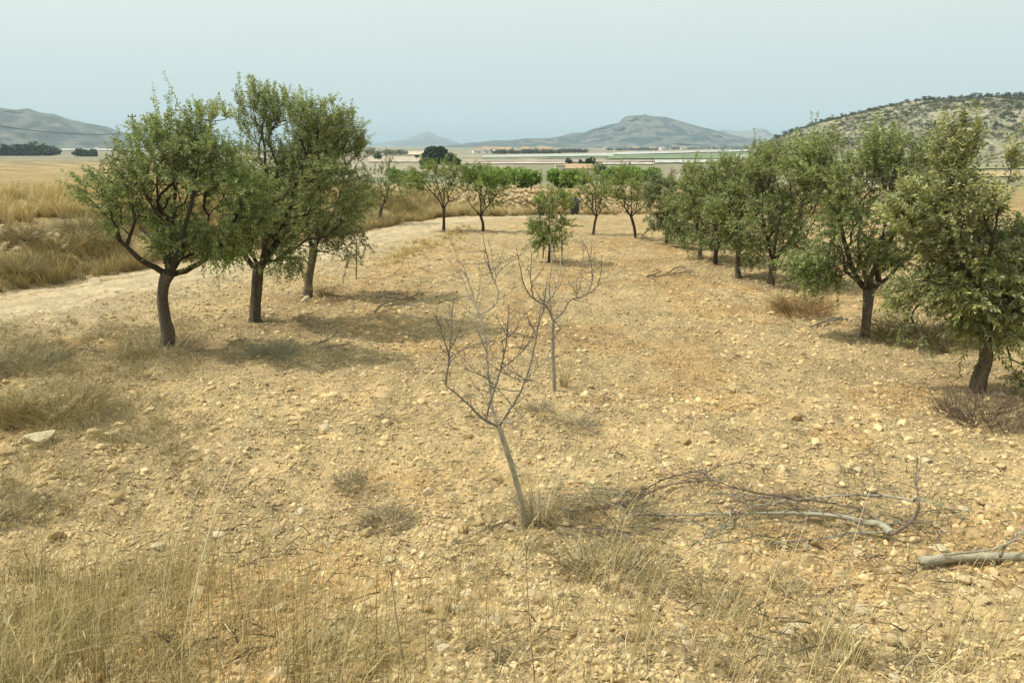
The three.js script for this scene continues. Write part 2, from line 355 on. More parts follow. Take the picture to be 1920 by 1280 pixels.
    for (let l = 0; l < nl; l++) {
      const f = 0.12 + 0.9 * (l + R() * 0.6) / nl, s = f < 0.5 ? n.p.clone().lerp(mid, f * 2) : mid.clone().lerp(tip, f * 2 - 1);
      const an = l * 1.9 + R() * 1.2, L = (o.leafLen ?? 0.055) * (0.65 + 0.6 * R()), w = L * (o.leafWide ?? 0.20) * (0.8 + 0.4 * R());
      const ld = dir.clone().multiplyScalar(0.75).addScaledVector(a1, Math.cos(an) * 0.8).addScaledVector(a2, Math.sin(an) * 0.8).add(V(0, -0.1 - 0.15 * R(), 0)).normalize();
      const wd = V(R() - .5, R() - .5, R() - .5).cross(ld).normalize();
      const mixT = R(), pal = o.palette;
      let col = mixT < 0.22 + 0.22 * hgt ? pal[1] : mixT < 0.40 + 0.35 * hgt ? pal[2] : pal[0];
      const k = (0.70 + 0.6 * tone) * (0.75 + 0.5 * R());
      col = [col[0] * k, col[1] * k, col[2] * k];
      const up = V(0, 0, 0).crossVectors(ld, wd).multiplyScalar(w * 0.25);
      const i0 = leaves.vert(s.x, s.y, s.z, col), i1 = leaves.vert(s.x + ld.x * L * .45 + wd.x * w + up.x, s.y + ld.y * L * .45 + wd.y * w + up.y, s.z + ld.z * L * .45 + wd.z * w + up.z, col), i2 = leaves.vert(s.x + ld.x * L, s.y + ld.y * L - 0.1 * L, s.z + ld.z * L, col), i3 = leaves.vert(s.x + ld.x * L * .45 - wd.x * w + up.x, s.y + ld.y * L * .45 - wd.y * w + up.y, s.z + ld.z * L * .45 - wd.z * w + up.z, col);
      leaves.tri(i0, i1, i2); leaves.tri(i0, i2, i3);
    }
  }
  if (twigs.size) part(g, 'twigs', twigs.build(base), M.twig, 'stuff');
  part(g, 'crown', leaves.build(base), M.leaf, 'stuff');
  return g;
}
const OLIVE = [[0.150, 0.210, 0.050], [0.36, 0.395, 0.20], [0.32, 0.365, 0.09]], ALMOND = [[0.16, 0.225, 0.036], [0.27, 0.32, 0.11], [0.28, 0.33, 0.06]], DARK = [[0.125, 0.165, 0.052], [0.28, 0.31, 0.175], [0.24, 0.28, 0.085]];
const BARK = [0.33, 0.28, 0.21], GREYBARK = [0.46, 0.39, 0.29];
const TREES = [];
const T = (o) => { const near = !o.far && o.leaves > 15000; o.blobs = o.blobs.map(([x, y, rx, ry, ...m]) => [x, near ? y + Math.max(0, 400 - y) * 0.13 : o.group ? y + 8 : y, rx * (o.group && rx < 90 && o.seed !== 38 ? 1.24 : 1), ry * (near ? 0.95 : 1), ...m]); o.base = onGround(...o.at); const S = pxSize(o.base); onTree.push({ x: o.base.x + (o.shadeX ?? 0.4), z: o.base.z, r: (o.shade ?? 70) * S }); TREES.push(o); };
T({ name: 'almond_tree', seed: 11, at: [312, 655], label: 'leaning-trunk tree nearest the track, two dark bare limbs spread low like arms', category: 'tree',
  trunk: [[310, 656, 38], [316, 632, 34], [309, 596, 27], [304, 555, 27], [308, 528, 29], [316, 512, 33]],
  limbs: [[[288, 500, .1], [262, 486, .2], [238, 462, .2], [216, 440, .1], [212, 405, -.1], [196, 360, -.2], [185, 320, -.3]], [[345, 508, -.1], [378, 490, -.2], [408, 458, -.3], [428, 436, -.3], [450, 385, -.2], [455, 330, 0]], [[312, 492, -.2], [300, 465, -.4], [278, 440, -.6], [262, 425, -.7], [255, 370, -.9]], [[330, 480, .3], [345, 430, .5], [360, 370, .6], [372, 300, .6]], [[318, 470, -.5], [322, 410, -.8], [330, 340, -.8], [315, 270, -.5]]],
  blobs: [[355, 345, 114, 114, 1], [250, 365, 82, 72, 1], [395, 245, 62, 55, 1], [326, 238, 44, 48, .9], [415, 240, 38, 46, .8], [430, 380, 80, 85, 1], [385, 450, 60, 40, .9], [195, 365, 42, 56, .5], [206, 312, 24, 44, .35], [160, 360, 22, 30, .25], [350, 420, 90, 55, 1]],
  points: 760, leaves: 27000, palette: [[0.158, 0.228, 0.052], [0.34, 0.38, 0.18], [0.31, 0.365, 0.085]], bark: BARK, shade: 120 });
T({ name: 'olive_tree', seed: 12, at: [478, 602], label: 'tallest tree of the left-hand group, dark trunk forking into a V below a towering crown',
  trunk: [[478, 603, 30], [479, 570, 27], [481, 535, 26], [484, 502, 30]],
  limbs: [[[462, 484, -.1], [447, 460, -.2], [434, 440, -.3], [424, 425, -.3], [415, 380, -.3]], [[505, 472, .1], [524, 448, .1], [540, 410, 0], [552, 350, -.1], [575, 290, 0]], [[495, 470, .4], [500, 420, .6], [500, 340, .6], [492, 240, .4]], [[510, 470, -.5], [540, 430, -.9], [590, 390, -1.2], [620, 330, -1.2]]],
  blobs: [[492, 215, 52, 72, 1], [585, 255, 88, 80, 1], [560, 360, 115, 95, 1], [480, 340, 85, 85, 1], [470, 430, 60, 40, .6], [535, 470, 50, 60, .45], [655, 250, 35, 42, .8], [545, 225, 52, 56, 1], [600, 200, 30, 28, .7], [430, 465, 45, 35, .3]],
  points: 900, leaves: 32000, palette: OLIVE, bark: [0.27, 0.23, 0.175], shade: 120, shoots: 0.22 });
T({ name: 'olive_tree', seed: 13, at: [578, 556], label: 'tree with a plain straight grey-brown trunk, behind the two nearest trees on the left',
  trunk: [[576, 557, 26], [578, 530, 21], [583, 500, 20], [588, 470, 21]],
  limbs: [[[580, 440, .1], [570, 390, .2], [560, 320, .3]], [[602, 440, 0], [625, 400, .1], [645, 340, .1]], [[595, 430, .6], [600, 360, .7], [612, 260, .6]]],
  blobs: [[610, 330, 82, 105, 1], [640, 400, 62, 65, 1], [570, 430, 55, 40, .8], [665, 330, 34, 60, .8], [655, 460, 42, 35, .6]],
  points: 520, leaves: 20000, palette: DARK, bark: GREYBARK, shade: 110 });
T({ name: 'olive_tree', seed: 14, at: [712, 418], label: 'dark round olive half hidden at the right edge of the left-hand trees', scaleNote: 0,
  trunk: [[712, 419, 11], [713, 400, 9], [716, 385, 9]], blobs: [[722, 335, 40, 46, 1], [700, 350, 38, 44, 1]], points: 170, leaves: 6500, leafLen: 0.075, palette: DARK, bark: BARK, shade: 40, far: true });
// the four pruned almonds across the back of the orchard
T({ name: 'almond_tree', seed: 21, at: [832, 433], label: 'almond with a broad flat crown, leftmost of the four at the back of the orchard',
  trunk: [[832, 434, 12], [832, 412, 10], [832, 390, 11]], limbs: [[[822, 374, .2], [805, 355, .2], [785, 330, .1]], [[838, 380, -.1], [856, 372, -.2], [874, 352, -.2]], [[833, 360, .3], [838, 330, .3]], [[826, 366, -.6], [816, 330, -.8]]],
  blobs: [[822, 332, 54, 30, 1], [786, 338, 32, 26, .9], [864, 340, 26, 24, .8]], points: 230, leaves: 5200, leafLen: 0.075, palette: ALMOND, bark: [0.21, 0.145, 0.12], slim: 0.5, shade: 45, shadeX: 0.6, hole: -0.25 });
T({ name: 'almond_tree', seed: 22, at: [905, 433], label: 'bright green almond with a narrow V fork, beside the flat-crowned one',
  trunk: [[906, 434, 11], [905, 418, 10], [901, 405, 10]], limbs: [[[893, 395, .1], [884, 386, .2], [872, 360, .2]], [[908, 395, 0], [920, 380, -.1], [938, 352, -.1]], [[902, 380, .4], [902, 345, .4]], [[906, 390, -.6], [915, 350, -.7]]],
  blobs: [[905, 346, 46, 32, 1], [876, 345, 26, 28, .8], [940, 345, 26, 24, .8], [905, 374, 30, 18, .6]], points: 230, leaves: 5600, leafLen: 0.075, palette: [[0.16, 0.25, 0.034], [0.25, 0.32, 0.10], [0.26, 0.35, 0.06]], bark: [0.21, 0.145, 0.12], slim: 0.5, shade: 45, hole: -0.25 });
T({ name: 'almond_tree', seed: 23, at: [1113, 439], label: 'thin-leaved almond with a curved trunk, just right of the leafy sapling and sacks',
  trunk: [[1112, 440, 10], [1115, 420, 9], [1119, 404, 9]], limbs: [[[1110, 394, .1], [1096, 380, .2], [1085, 365, .2]], [[1124, 398, 0], [1132, 388, -.1], [1146, 378, -.1]], [[1117, 385, .4], [1115, 350, .4]], [[1121, 392, -.5], [1128, 360, -.7]]],
  blobs: [[1112, 353, 40, 34, 1], [1092, 368, 16, 16, .5], [1138, 362, 18, 18, .6], [1120, 380, 26, 10, .3]], points: 200, leaves: 2400, leafLen: 0.07, palette: ALMOND, bark: [0.21, 0.145, 0.12], slim: 0.5, shade: 35, hole: -0.18 });
T({ name: 'almond_tree', seed: 24, at: [1190, 446], label: 'open-crowned almond with a leaning trunk, nearest the far end of the olive row',
  trunk: [[1192, 447, 11], [1189, 425, 10], [1183, 404, 10]], limbs: [[[1172, 390, .1], [1160, 372, .2], [1150, 350, .2]], [[1192, 398, 0], [1208, 386, -.1], [1218, 362, -.1]], [[1184, 385, .4], [1184, 350, .4]], [[1188, 392, -.5], [1196, 360, -.7]]],
  blobs: [[1180, 345, 46, 32, 1], [1158, 352, 20, 20, .6], [1208, 355, 20, 22, .7], [1186, 372, 26, 10, .3]], points: 220, leaves: 3200, leafLen: 0.07, palette: ALMOND, bark: [0.21, 0.145, 0.12], slim: 0.5, shade: 38, hole: -0.2 });
// the olive row on the right, from the far end
const ROW = 'olive trees in the row on the right';
T({ name: 'olive_tree', seed: 31, at: [1250, 456], label: 'dark slim olive at the far end of the right-hand row, on a short thin trunk', group: ROW, trunk: [[1251, 457, 10], [1250, 442, 8], [1248, 425, 8]], blobs: [[1240, 365, 30, 46, 1], [1243, 405, 26, 22, .9]], points: 190, leaves: 7500, leafLen: 0.075, palette: DARK, bark: BARK, shade: 40 });
T({ name: 'olive_tree', seed: 32, at: [1282, 464], label: 'second olive from the far end of the right-hand row, its trunk nearly hidden', group: ROW, trunk: [[1281, 465, 10], [1281, 448, 9], [1284, 430, 9]], blobs: [[1288, 362, 34, 56, 1], [1284, 420, 34, 22, .8]], points: 210, leaves: 9000, leafLen: 0.07, palette: OLIVE, bark: BARK, shade: 45 });
T({ name: 'olive_tree', seed: 33, at: [1312, 486], label: 'olive with a brown trunk thick at the foot, third from the far end', group: ROW, trunk: [[1311, 487, 13], [1313, 466, 11], [1316, 440, 11]], blobs: [[1322, 365, 44, 62, 1], [1322, 425, 40, 26, .9]], points: 260, leaves: 11500, leafLen: 0.068, palette: OLIVE, bark: GREYBARK, shade: 55 });
T({ name: 'olive_tree', seed: 34, at: [1342, 498], label: 'olive with a near-black straight short trunk, fourth from the far end', group: ROW, trunk: [[1342, 499, 13], [1342, 478, 12], [1346, 455, 12]], blobs: [[1362, 355, 46, 66, 1], [1358, 420, 46, 40, .9]], points: 280, leaves: 12500, leafLen: 0.066, palette: OLIVE, bark: [0.14, 0.105, 0.08], shade: 55 });
T({ name: 'olive_tree', seed: 35, at: [1385, 519], label: 'olive with a dark curving trunk and a peaked crown, fifth from the far end', group: ROW, trunk: [[1386, 520, 16], [1383, 495, 13], [1386, 465, 13], [1390, 440, 13]], blobs: [[1402, 360, 58, 76, 1], [1422, 290, 30, 30, .8], [1395, 435, 50, 36, .9], [1420, 475, 30, 26, .35]], points: 380, leaves: 16500, leafLen: 0.063, palette: OLIVE, bark: BARK, shade: 65, shoots: 0.22 });
T({ name: 'olive_tree', seed: 36, at: [1447, 536], label: 'olive with a thick trunk forking right under a wide crown, third nearest', group: ROW, trunk: [[1445, 537, 22], [1448, 515, 18], [1450, 490, 19]], limbs: [[[1442, 460, .1], [1432, 420, .2], [1430, 360, .2]], [[1465, 470, 0], [1480, 455, -.1], [1502, 400, -.1], [1512, 320, 0]], [[1455, 450, .6], [1468, 380, .7]]],
  blobs: [[1478, 350, 68, 84, 1], [1512, 270, 34, 28, .8], [1470, 440, 60, 40, .9], [1535, 385, 50, 70, 1], [1420, 420, 36, 36, .7]], points: 480, leaves: 20000, leafLen: 0.06, palette: OLIVE, bark: BARK, shade: 85, shoots: 0.2 });
T({ name: 'olive_tree', seed: 37, at: [1625, 630], label: 'olive whose pale-streaked trunk opens into a cup of dark limbs, second nearest', group: ROW, trunk: [[1622, 632, 24], [1625, 600, 23], [1628, 565, 25], [1630, 540, 32]],
  limbs: [[[1612, 528, .1], [1600, 505, .2], [1588, 470, .2], [1575, 400, .2], [1585, 310, .2]], [[1648, 532, 0], [1668, 518, -.2], [1690, 490, -.3], [1715, 420, -.3]], [[1636, 515, .3], [1648, 485, .5], [1660, 430, .6], [1675, 350, .6]], [[1622, 515, -.5], [1610, 460, -.9], [1620, 380, -1.1]]],
  blobs: [[1590, 350, 86, 96, 1], [1675, 350, 98, 96, 1], [1735, 325, 56, 78, 1], [1722, 285, 46, 48, .9], [1600, 268, 40, 30, .8], [1556, 455, 60, 80, 1], [1530, 490, 44, 50, .7], [1705, 450, 50, 56, .8], [1640, 450, 70, 45, .6], [1690, 470, 50, 40, .8], [1540, 400, 50, 70, .8], [1705, 285, 50, 40, .8]], points: 900, leaves: 36000, leafLen: 0.058, palette: OLIVE, bark: [0.36, 0.32, 0.26], shade: 130, shoots: 0.18, hole: -0.16 });
T({ name: 'olive_tree', seed: 38, at: [1835, 738], label: 'nearest olive on the right, stout leaning trunk below long drooping leafy sprays', group: ROW, trunk: [[1832, 742, 46], [1838, 706, 37], [1850, 672, 33], [1846, 620, 29], [1848, 570, 28]],
  limbs: [[[1862, 560, .1], [1890, 572, .3], [1925, 590, .5], [1970, 560, .6]], [[1830, 530, .2], [1800, 490, .3], [1775, 420, .3], [1785, 310, .3]], [[1850, 520, .3], [1862, 450, .4], [1880, 360, .3]], [[1870, 540, -.4], [1910, 480, -.6], [1960, 400, -.7]], [[1836, 545, -.4], [1790, 530, -.8], [1750, 545, -.9]]],
  blobs: [[1782, 300, 46, 60, .75], [1730, 400, 52, 60, .8], [1785, 415, 82, 88, 1], [1880, 495, 92, 80, .9], [1745, 545, 66, 70, .7], [1840, 560, 92, 56, .9], [1925, 655, 48, 80, .8], [1975, 500, 60, 80, .6], [1888, 335, 16, 62, .25], [1735, 610, 54, 40, .55], [1840, 610, 60, 40, .6], [1796, 250, 36, 34, .6]], points: 1000, leaves: 44000, leafLen: 0.062, palette: [[0.185, 0.225, 0.062], [0.40, 0.41, 0.24], [0.38, 0.385, 0.115]], bark: [0.36, 0.29, 0.20], shade: 190, shoots: 0.2, weep: 0.4, hole: -0.12 });

{ // sheet to the horizon, finest where the camera looks
  const R0 = [], A = [];
  for (let r = 0.5; r < 60;) { R0.push(r); r *= 1.0085; }
  for (let r = 60; r < 24000;) { R0.push(r); r *= 1.035; }
  for (let a = -0.95; a < 0.95; a += 0.006) A.push(a);
  for (let a = 0.95; a < 2 * Math.PI - 0.95 - 0.02; a += 0.07) A.push(a);
  const nA = A.length, P = new Float32Array(R0.length * nA * 3 + 3), C = new Float32Array(P.length), U = new Float32Array(P.length / 3 * 2), I = [];
  R0.forEach((r, j) => A.forEach((a, i) => {
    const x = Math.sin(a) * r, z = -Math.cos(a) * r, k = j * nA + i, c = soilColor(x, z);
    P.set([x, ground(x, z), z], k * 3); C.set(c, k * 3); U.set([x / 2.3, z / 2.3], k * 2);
    if (j) { const l = j * nA + (i + 1) % nA, m = k - nA, n = l - nA; I.push(m, n, k, n, l, k); }
  }));
  const top = R0.length * nA; P.set([0, ground(0, 0), 0], top * 3); C.set(SOIL, top * 3);
  for (let i = 0; i < nA; i++) I.push(top, (i + 1) % nA, i);
  const g = new THREE.BufferGeometry(); g.setAttribute('position', new THREE.BufferAttribute(P, 3)); g.setAttribute('color', new THREE.BufferAttribute(C, 3)); g.setAttribute('uv', new THREE.BufferAttribute(U, 2)); g.setIndex(I); g.computeVertexNormals();
  var soil = structure('ground', g, M.soil, 'stony tan ploughed soil of the orchard running out to the plain');
}
{ // the pale dirt track
  const s = new Soup(), cv = new THREE.CatmullRomCurve3(PATH.map(([x, z]) => V(x, 0, z))), n = 420, m = 22, R = rng(5);
  for (let i = 0; i <= n; i++) {
    const p = cv.getPoint(i / n), t = cv.getTangent(i / n), nx = -t.z, nz = t.x;
    for (let j = 0; j <= m; j++) {
      const q = j / m * 2 - 1, w = 1.2 + 0.34 * fbm(i * 0.09, q > 0 ? 3 : 9, 4, 101) + 0.2 * noise2(i * 0.5, q > 0 ? 3 : 9, 102), x = p.x + nx * q * w, z = p.z + nz * q * w;
      const rut = 0.045 * Math.exp(-Math.pow((Math.abs(q) - 0.55) * 6, 2)), k = 1 + 0.16 * fbm(x * 1.3, z * 1.3, 3, 103);
      s.vert(x, ground(x, z) + 0.022 - rut * 0.6 - 0.05 * smooth(0.8, 1, Math.abs(q)), z, (() => { const crown = 0.25 * Math.exp(-Math.pow(q * 3.5, 2)) * smooth(-0.2, 0.3, noise2(x * 1.7, z * 1.7, 105)), wheel = 1 + 0.10 * Math.exp(-Math.pow((Math.abs(q) - 0.55) * 5, 2)); return [mix(0.56 * k * wheel, 0.42, crown), mix(0.455 * k * wheel, 0.32, crown), mix(0.285 * k * wheel, 0.14, crown)]; })(), x / 2.3, z / 2.3);
    }
    if (i) for (let j = 0; j < m; j++) { const a = (i - 1) * (m + 1) + j, b = a + m + 1; s.tri(a, a + 1, b); s.tri(a + 1, b + 1, b); }
  }
  structure('dirt_track', s.build(), M.track, 'pale dirt track curving past the left-hand trees to the back of the orchard');
}

// ───────────────────────── mountains and hills ─────────────────────────
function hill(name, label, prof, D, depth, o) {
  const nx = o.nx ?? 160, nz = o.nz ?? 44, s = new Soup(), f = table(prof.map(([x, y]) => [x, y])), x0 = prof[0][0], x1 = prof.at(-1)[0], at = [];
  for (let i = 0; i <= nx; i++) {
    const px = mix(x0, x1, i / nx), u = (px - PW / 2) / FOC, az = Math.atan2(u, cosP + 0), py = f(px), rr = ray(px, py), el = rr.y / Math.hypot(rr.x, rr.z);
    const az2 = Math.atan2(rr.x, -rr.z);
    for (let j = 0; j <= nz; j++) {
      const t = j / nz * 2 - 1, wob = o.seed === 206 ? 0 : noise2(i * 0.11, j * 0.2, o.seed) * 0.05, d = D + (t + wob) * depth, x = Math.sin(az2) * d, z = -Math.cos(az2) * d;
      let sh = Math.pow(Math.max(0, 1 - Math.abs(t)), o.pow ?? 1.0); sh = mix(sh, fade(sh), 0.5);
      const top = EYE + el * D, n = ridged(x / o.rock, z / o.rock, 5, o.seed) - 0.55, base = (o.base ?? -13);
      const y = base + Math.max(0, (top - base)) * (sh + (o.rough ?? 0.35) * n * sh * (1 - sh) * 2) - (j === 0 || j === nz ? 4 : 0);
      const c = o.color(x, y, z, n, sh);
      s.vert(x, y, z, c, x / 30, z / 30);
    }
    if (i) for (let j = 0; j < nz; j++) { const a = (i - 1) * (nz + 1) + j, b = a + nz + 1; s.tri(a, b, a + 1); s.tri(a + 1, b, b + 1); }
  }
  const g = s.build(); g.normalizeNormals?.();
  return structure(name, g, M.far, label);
}
const mcol = (rock, scrub, sc, seed, bias = 0) => (x, y, z, n, sh) => { const k = smooth(-0.18, 0.2, fbm(x / sc, z / sc, 5, seed) + n * 0.5 + bias); return rock.map((v, i) => mix(scrub[i], v, k)); };
const mounts = [
  hill('mountain', 'long grey mountain slope rising at the left edge', [[-500, 262], [-350, 235], [-200, 215], [-90, 206], [0, 202], [30, 206], [52, 203], [75, 210], [100, 213], [130, 224], [165, 232], [200, 238], [225, 246], [260, 255], [300, 262], [360, 268], [420, 271], [470, 273]], 4700, 1500, { seed: 201, rock: 300, rough: 0.8, nx: 260, nz: 90, color: mcol([0.125, 0.125, 0.105], [0.035, 0.052, 0.045], 60, 211, -.14) }),
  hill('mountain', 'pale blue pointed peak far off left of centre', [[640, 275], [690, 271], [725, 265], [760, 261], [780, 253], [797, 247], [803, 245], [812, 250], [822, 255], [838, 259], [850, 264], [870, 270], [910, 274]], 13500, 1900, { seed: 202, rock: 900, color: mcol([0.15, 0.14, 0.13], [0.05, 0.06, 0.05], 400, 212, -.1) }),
  hill('mountain', 'flat-topped rocky mountain right of centre beyond the plain', [[800, 276], [860, 271], [880, 267], [905, 266], [930, 263], [950, 264], [985, 259], [1020, 259], [1050, 256], [1072, 249], [1095, 249], [1115, 240], [1140, 234], [1160, 230], [1168, 221], [1174, 217], [1192, 216], [1206, 215], [1209, 212], [1213, 215], [1222, 217], [1250, 219], [1280, 228], [1310, 237], [1340, 244], [1370, 252], [1400, 258], [1440, 262], [1500, 268], [1560, 273]], 6200, 1700, { seed: 203, rock: 380, rough: 0.9, nx: 300, nz: 110, color: mcol([0.135, 0.13, 0.105], [0.02, 0.042, 0.042], 60, 213, -.18) }),
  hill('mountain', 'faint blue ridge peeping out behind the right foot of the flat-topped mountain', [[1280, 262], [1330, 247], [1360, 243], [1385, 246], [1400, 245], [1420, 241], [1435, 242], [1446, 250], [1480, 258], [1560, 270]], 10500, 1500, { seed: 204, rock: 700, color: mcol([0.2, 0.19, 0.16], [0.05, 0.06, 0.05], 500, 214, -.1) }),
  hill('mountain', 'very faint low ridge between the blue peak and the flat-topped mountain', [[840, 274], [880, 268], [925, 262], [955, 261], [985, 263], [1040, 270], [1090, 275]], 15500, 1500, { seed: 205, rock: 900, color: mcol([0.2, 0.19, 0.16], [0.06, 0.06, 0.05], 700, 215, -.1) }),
];
const RIDGE = [[1405, 276], [1432, 270], [1450, 262], [1475, 251], [1500, 241], [1540, 228], [1580, 219], [1620, 209], [1665, 199], [1700, 192], [1735, 187], [1770, 185], [1810, 182], [1860, 181], [1920, 179], [2020, 174], [2200, 176], [2400, 200], [2700, 250], [2900, 275]];
const HILLD = 760, HILLW = 260;
hill('hill', 'pale rocky hillside dotted with scrub, rising behind the olive row on the right', RIDGE, HILLD, HILLW, { seed: 206, rock: 46, rough: 0.42, nx: 420, nz: 120, base: -12, pow: 0.85, color: (x, y, z, n) => { const k = smooth(-0.3, 0.35, fbm(x / 9, z / 9, 5, 216) + n * 0.6 - 0.05); const q = 1 + 0.35 * fbm(x / 2.5, z / 2.5, 3, 217); return [0.275, 0.265, 0.185].map((v, i) => mix([0.17, 0.165, 0.09][i], v, k) * q); } });
function hillPoint(px, t) { // a point on that hillside; t = -1 foot, 0 ridge
  const f = table(RIDGE), rr = ray(px, f(px)), el = rr.y / Math.hypot(rr.x, rr.z), az = Math.atan2(rr.x, -rr.z), d = HILLD + t * HILLW; let sh = Math.pow(Math.max(0, 1 - Math.abs(t)), 0.85); sh = mix(sh, fade(sh), 0.5);
  const x = Math.sin(az) * d, z = -Math.cos(az) * d, n = ridged(x / 46, z / 46, 5, 206) - 0.55;
  return V(x, -12 + (EYE + el * HILLD + 12) * (sh + 0.42 * n * sh * (1 - sh) * 2), z);
}

// ───────────────────────── fields of the plain ─────────────────────────
function field(label, corners, color, lift, seed, name = 'field') { // corners in pixels on the plain, far side first
  const s = new Soup(), n = 24, m = 6;
  const [a, b, c, d] = corners;
  for (let i = 0; i <= n; i++) for (let j = 0; j <= m; j++) {
    const u = i / n, v = j / m, px = mix(mix(a[0], b[0], u), mix(d[0], c[0], u), v), py = mix(mix(a[1], b[1], u), mix(d[1], c[1], u), v) + 0.35 * noise2(u * 9, v, seed);
    const p = onGround(px, py), k = 1 + 0.18 * noise2(u * 22, v * 5, seed) + 0.1 * noise2(u * 60, v * 3, seed + 1);
    s.vert(p.x, ground(p.x, p.z) + lift + p.length() * 0.0006, p.z, color.map((q) => q * k), p.x, p.z);
  }
  for (let i = 0; i < n; i++) for (let j = 0; j < m; j++) { const q = i * (m + 1) + j; s.tri(q, q + 1, q + m + 1); s.tri(q + 1, q + m + 2, q + m + 1); }
  structure(name, s.build(), M.straw, label);
}
const WHITE = [0.37, 0.38, 0.34], GREEN = [0.12, 0.17, 0.075], MAUVE = [0.27, 0.22, 0.18], BEIGE = [0.46, 0.38, 0.26], TAN = [0.36, 0.27, 0.14];
field('long band of white plastic crop cover across the plain', [[905, 292.5], [1150, 287.5], [1150, 293.5], [905, 296]], WHITE, 0.5, 301);
field('white crop cover running on to the right below the flat-topped mountain', [[1150, 286.5], [1420, 281], [1420, 284.2], [1150, 291]], WHITE, 0.5, 302);
field('green field under the white crop cover', [[1140, 292], [1470, 285.5], [1470, 298], [1140, 299]], GREEN, 0.4, 303);
field('thin green strip left of the green field', [[905, 296.5], [1135, 294.5], [1135, 298], [905, 299]], GREEN, 0.35, 304);
field('mauve-brown fallow strip on the plain', [[868, 299.5], [1135, 298.5], [1135, 305], [868, 305.5]], MAUVE, 0.3, 305);
field('thin white strip along the fallow ground', [[868, 306.2], [1065, 305.6], [1065, 307.6], [868, 308]], [0.55, 0.5, 0.4], 0.3, 306);
field('beige field beyond the clump of tall trees', [[690, 284.5], [800, 284.2], [800, 291], [690, 290.5]], BEIGE, 0.3, 307);
field('beige strip between the far houses', [[690, 295], [790, 295], [790, 305], [690, 305]], [0.36, 0.30, 0.22], 0.3, 308);
field('low white plastic tunnels at the edge of the plain', [[1228, 301], [1345, 300], [1345, 306.5], [1228, 307]], WHITE, 0.5, 309);
field('brown strip beside the white tunnels', [[1130, 301.5], [1226, 301], [1226, 305], [1130, 305.5]], MAUVE, 0.35, 310);
field('white strip in front of the brown strip', [[1130, 306.5], [1226, 306], [1226, 309], [1130, 309]], [0.5, 0.46, 0.38], 0.3, 311);
field('white crop cover half hidden by the olive crowns', [[1380, 291], [1545, 288], [1545, 299], [1380, 300]], WHITE, 0.5, 312);
field('pale strip at the foot of the rocky hill', [[1800, 284], [1930, 283.5], [1930, 286], [1800, 287]], [0.55, 0.53, 0.44], 0.3, 313);
field('dark green strip below the pale strip', [[1800, 288], [1930, 287.5], [1930, 294], [1800, 294]], [0.12, 0.13, 0.07], 0.3, 314);
field('tan terrace between the olive crowns at the right', [[1800, 297], [1930, 296], [1930, 304], [1800, 305]], BEIGE, 0.25, 315);
field('narrow green terrace at the right', [[1800, 308], [1930, 307], [1930, 317], [1800, 318]], [0.20, 0.20, 0.09], 0.2, 316);
field('ochre terrace nearest the olive row', [[1790, 322], [1930, 321], [1930, 332], [1790, 333]], TAN, 0.15, 317);
field('white crop cover at the foot of the left mountain', [[70, 251], [128, 253], [128, 255.5], [78, 254.5]].map(([x, y]) => [x, y + 24]), WHITE, 0.8, 318);
field('pale stubble field below the left mountain', [[100, 279], [300, 279.5], [300, 283], [110, 283]], [0.40, 0.37, 0.30], 0.4, 319);

// ───────────────────────── far buildings ─────────────────────────
const wallM = std({ color: rgb(0.62, 0.58, 0.50) }), whiteM = std({ color: rgb(0.72, 0.71, 0.67) }), roofM = std({ color: rgb(0.40, 0.28, 0.17) }), darkM = std({ color: rgb(0.03, 0.03, 0.03) }), sandM = std({ color: rgb(0.52, 0.40, 0.25) });
const box = (w, h, d, x = 0, y = 0, z = 0) => new THREE.BoxGeometry(w, h, d).translate(x, y + h / 2, z);
function gable(w, h, d) { const s = new THREE.Shape(); s.moveTo(-d / 2, 0); s.lineTo(0, h); s.lineTo(d / 2, 0); s.closePath(); return new THREE.ExtrudeGeometry(s, { depth: w, bevelEnabled: false }).rotateY(Math.PI / 2).translate(-w / 2, 0, 0); }
{
  const p = onGround(896, 318), S = pxSize(p), g = thing('shed', 'white block-shaped shed above the back almonds, left of the farmhouse', 'shed', p);
  part(g, 'wall', box(29 * S, 13 * S, 8, 0, -0.5, 0), whiteM); part(g, 'roof', box(31 * S, 0.25, 8.6, 0, 13 * S - 0.48, 0), roofM);
  part(g, 'window', box(1.0, 1.0, 0.06, -5 * S, 1.1, 4.03), darkM); part(g, 'door', box(1.3, 2.0, 0.06, 8 * S, -0.3, 4.03), darkM);
  part(g, 'wing', box(14 * S, 6 * S, 6, -22 * S, -0.5, 0.5), wallM);
}
{
  const p = onGround(1080, 327), S = pxSize(p), g = thing('farmhouse', 'low tan farmhouse with dark doorways beside the lone round tree', 'house', p);
  part(g, 'wall', box(52 * S, 14 * S, 7, 4 * S, -0.5, 0), sandM);
  part(g, 'roof', gable(54 * S, 8 * S, 7.8).translate(4 * S, 14 * S - 0.46, 0), roofM);
  part(g, 'wall', box(16 * S, 19 * S, 6, -31 * S, -0.5, -0.5), wallM); part(g, 'roof', box(17 * S, 0.3, 6.6, -31 * S, 19 * S - 0.48, -0.5), sandM);
  for (const x of [2, 11, 20]) { const d = part(g, 'door', box(5.4 * S, 7 * S, 0.08, x * S, -0.2, 3.53), darkM); }
  part(g, 'white_facade', box(34 * S, 9 * S, 0.05, 13 * S, -0.3, 3.5), wallM);
}
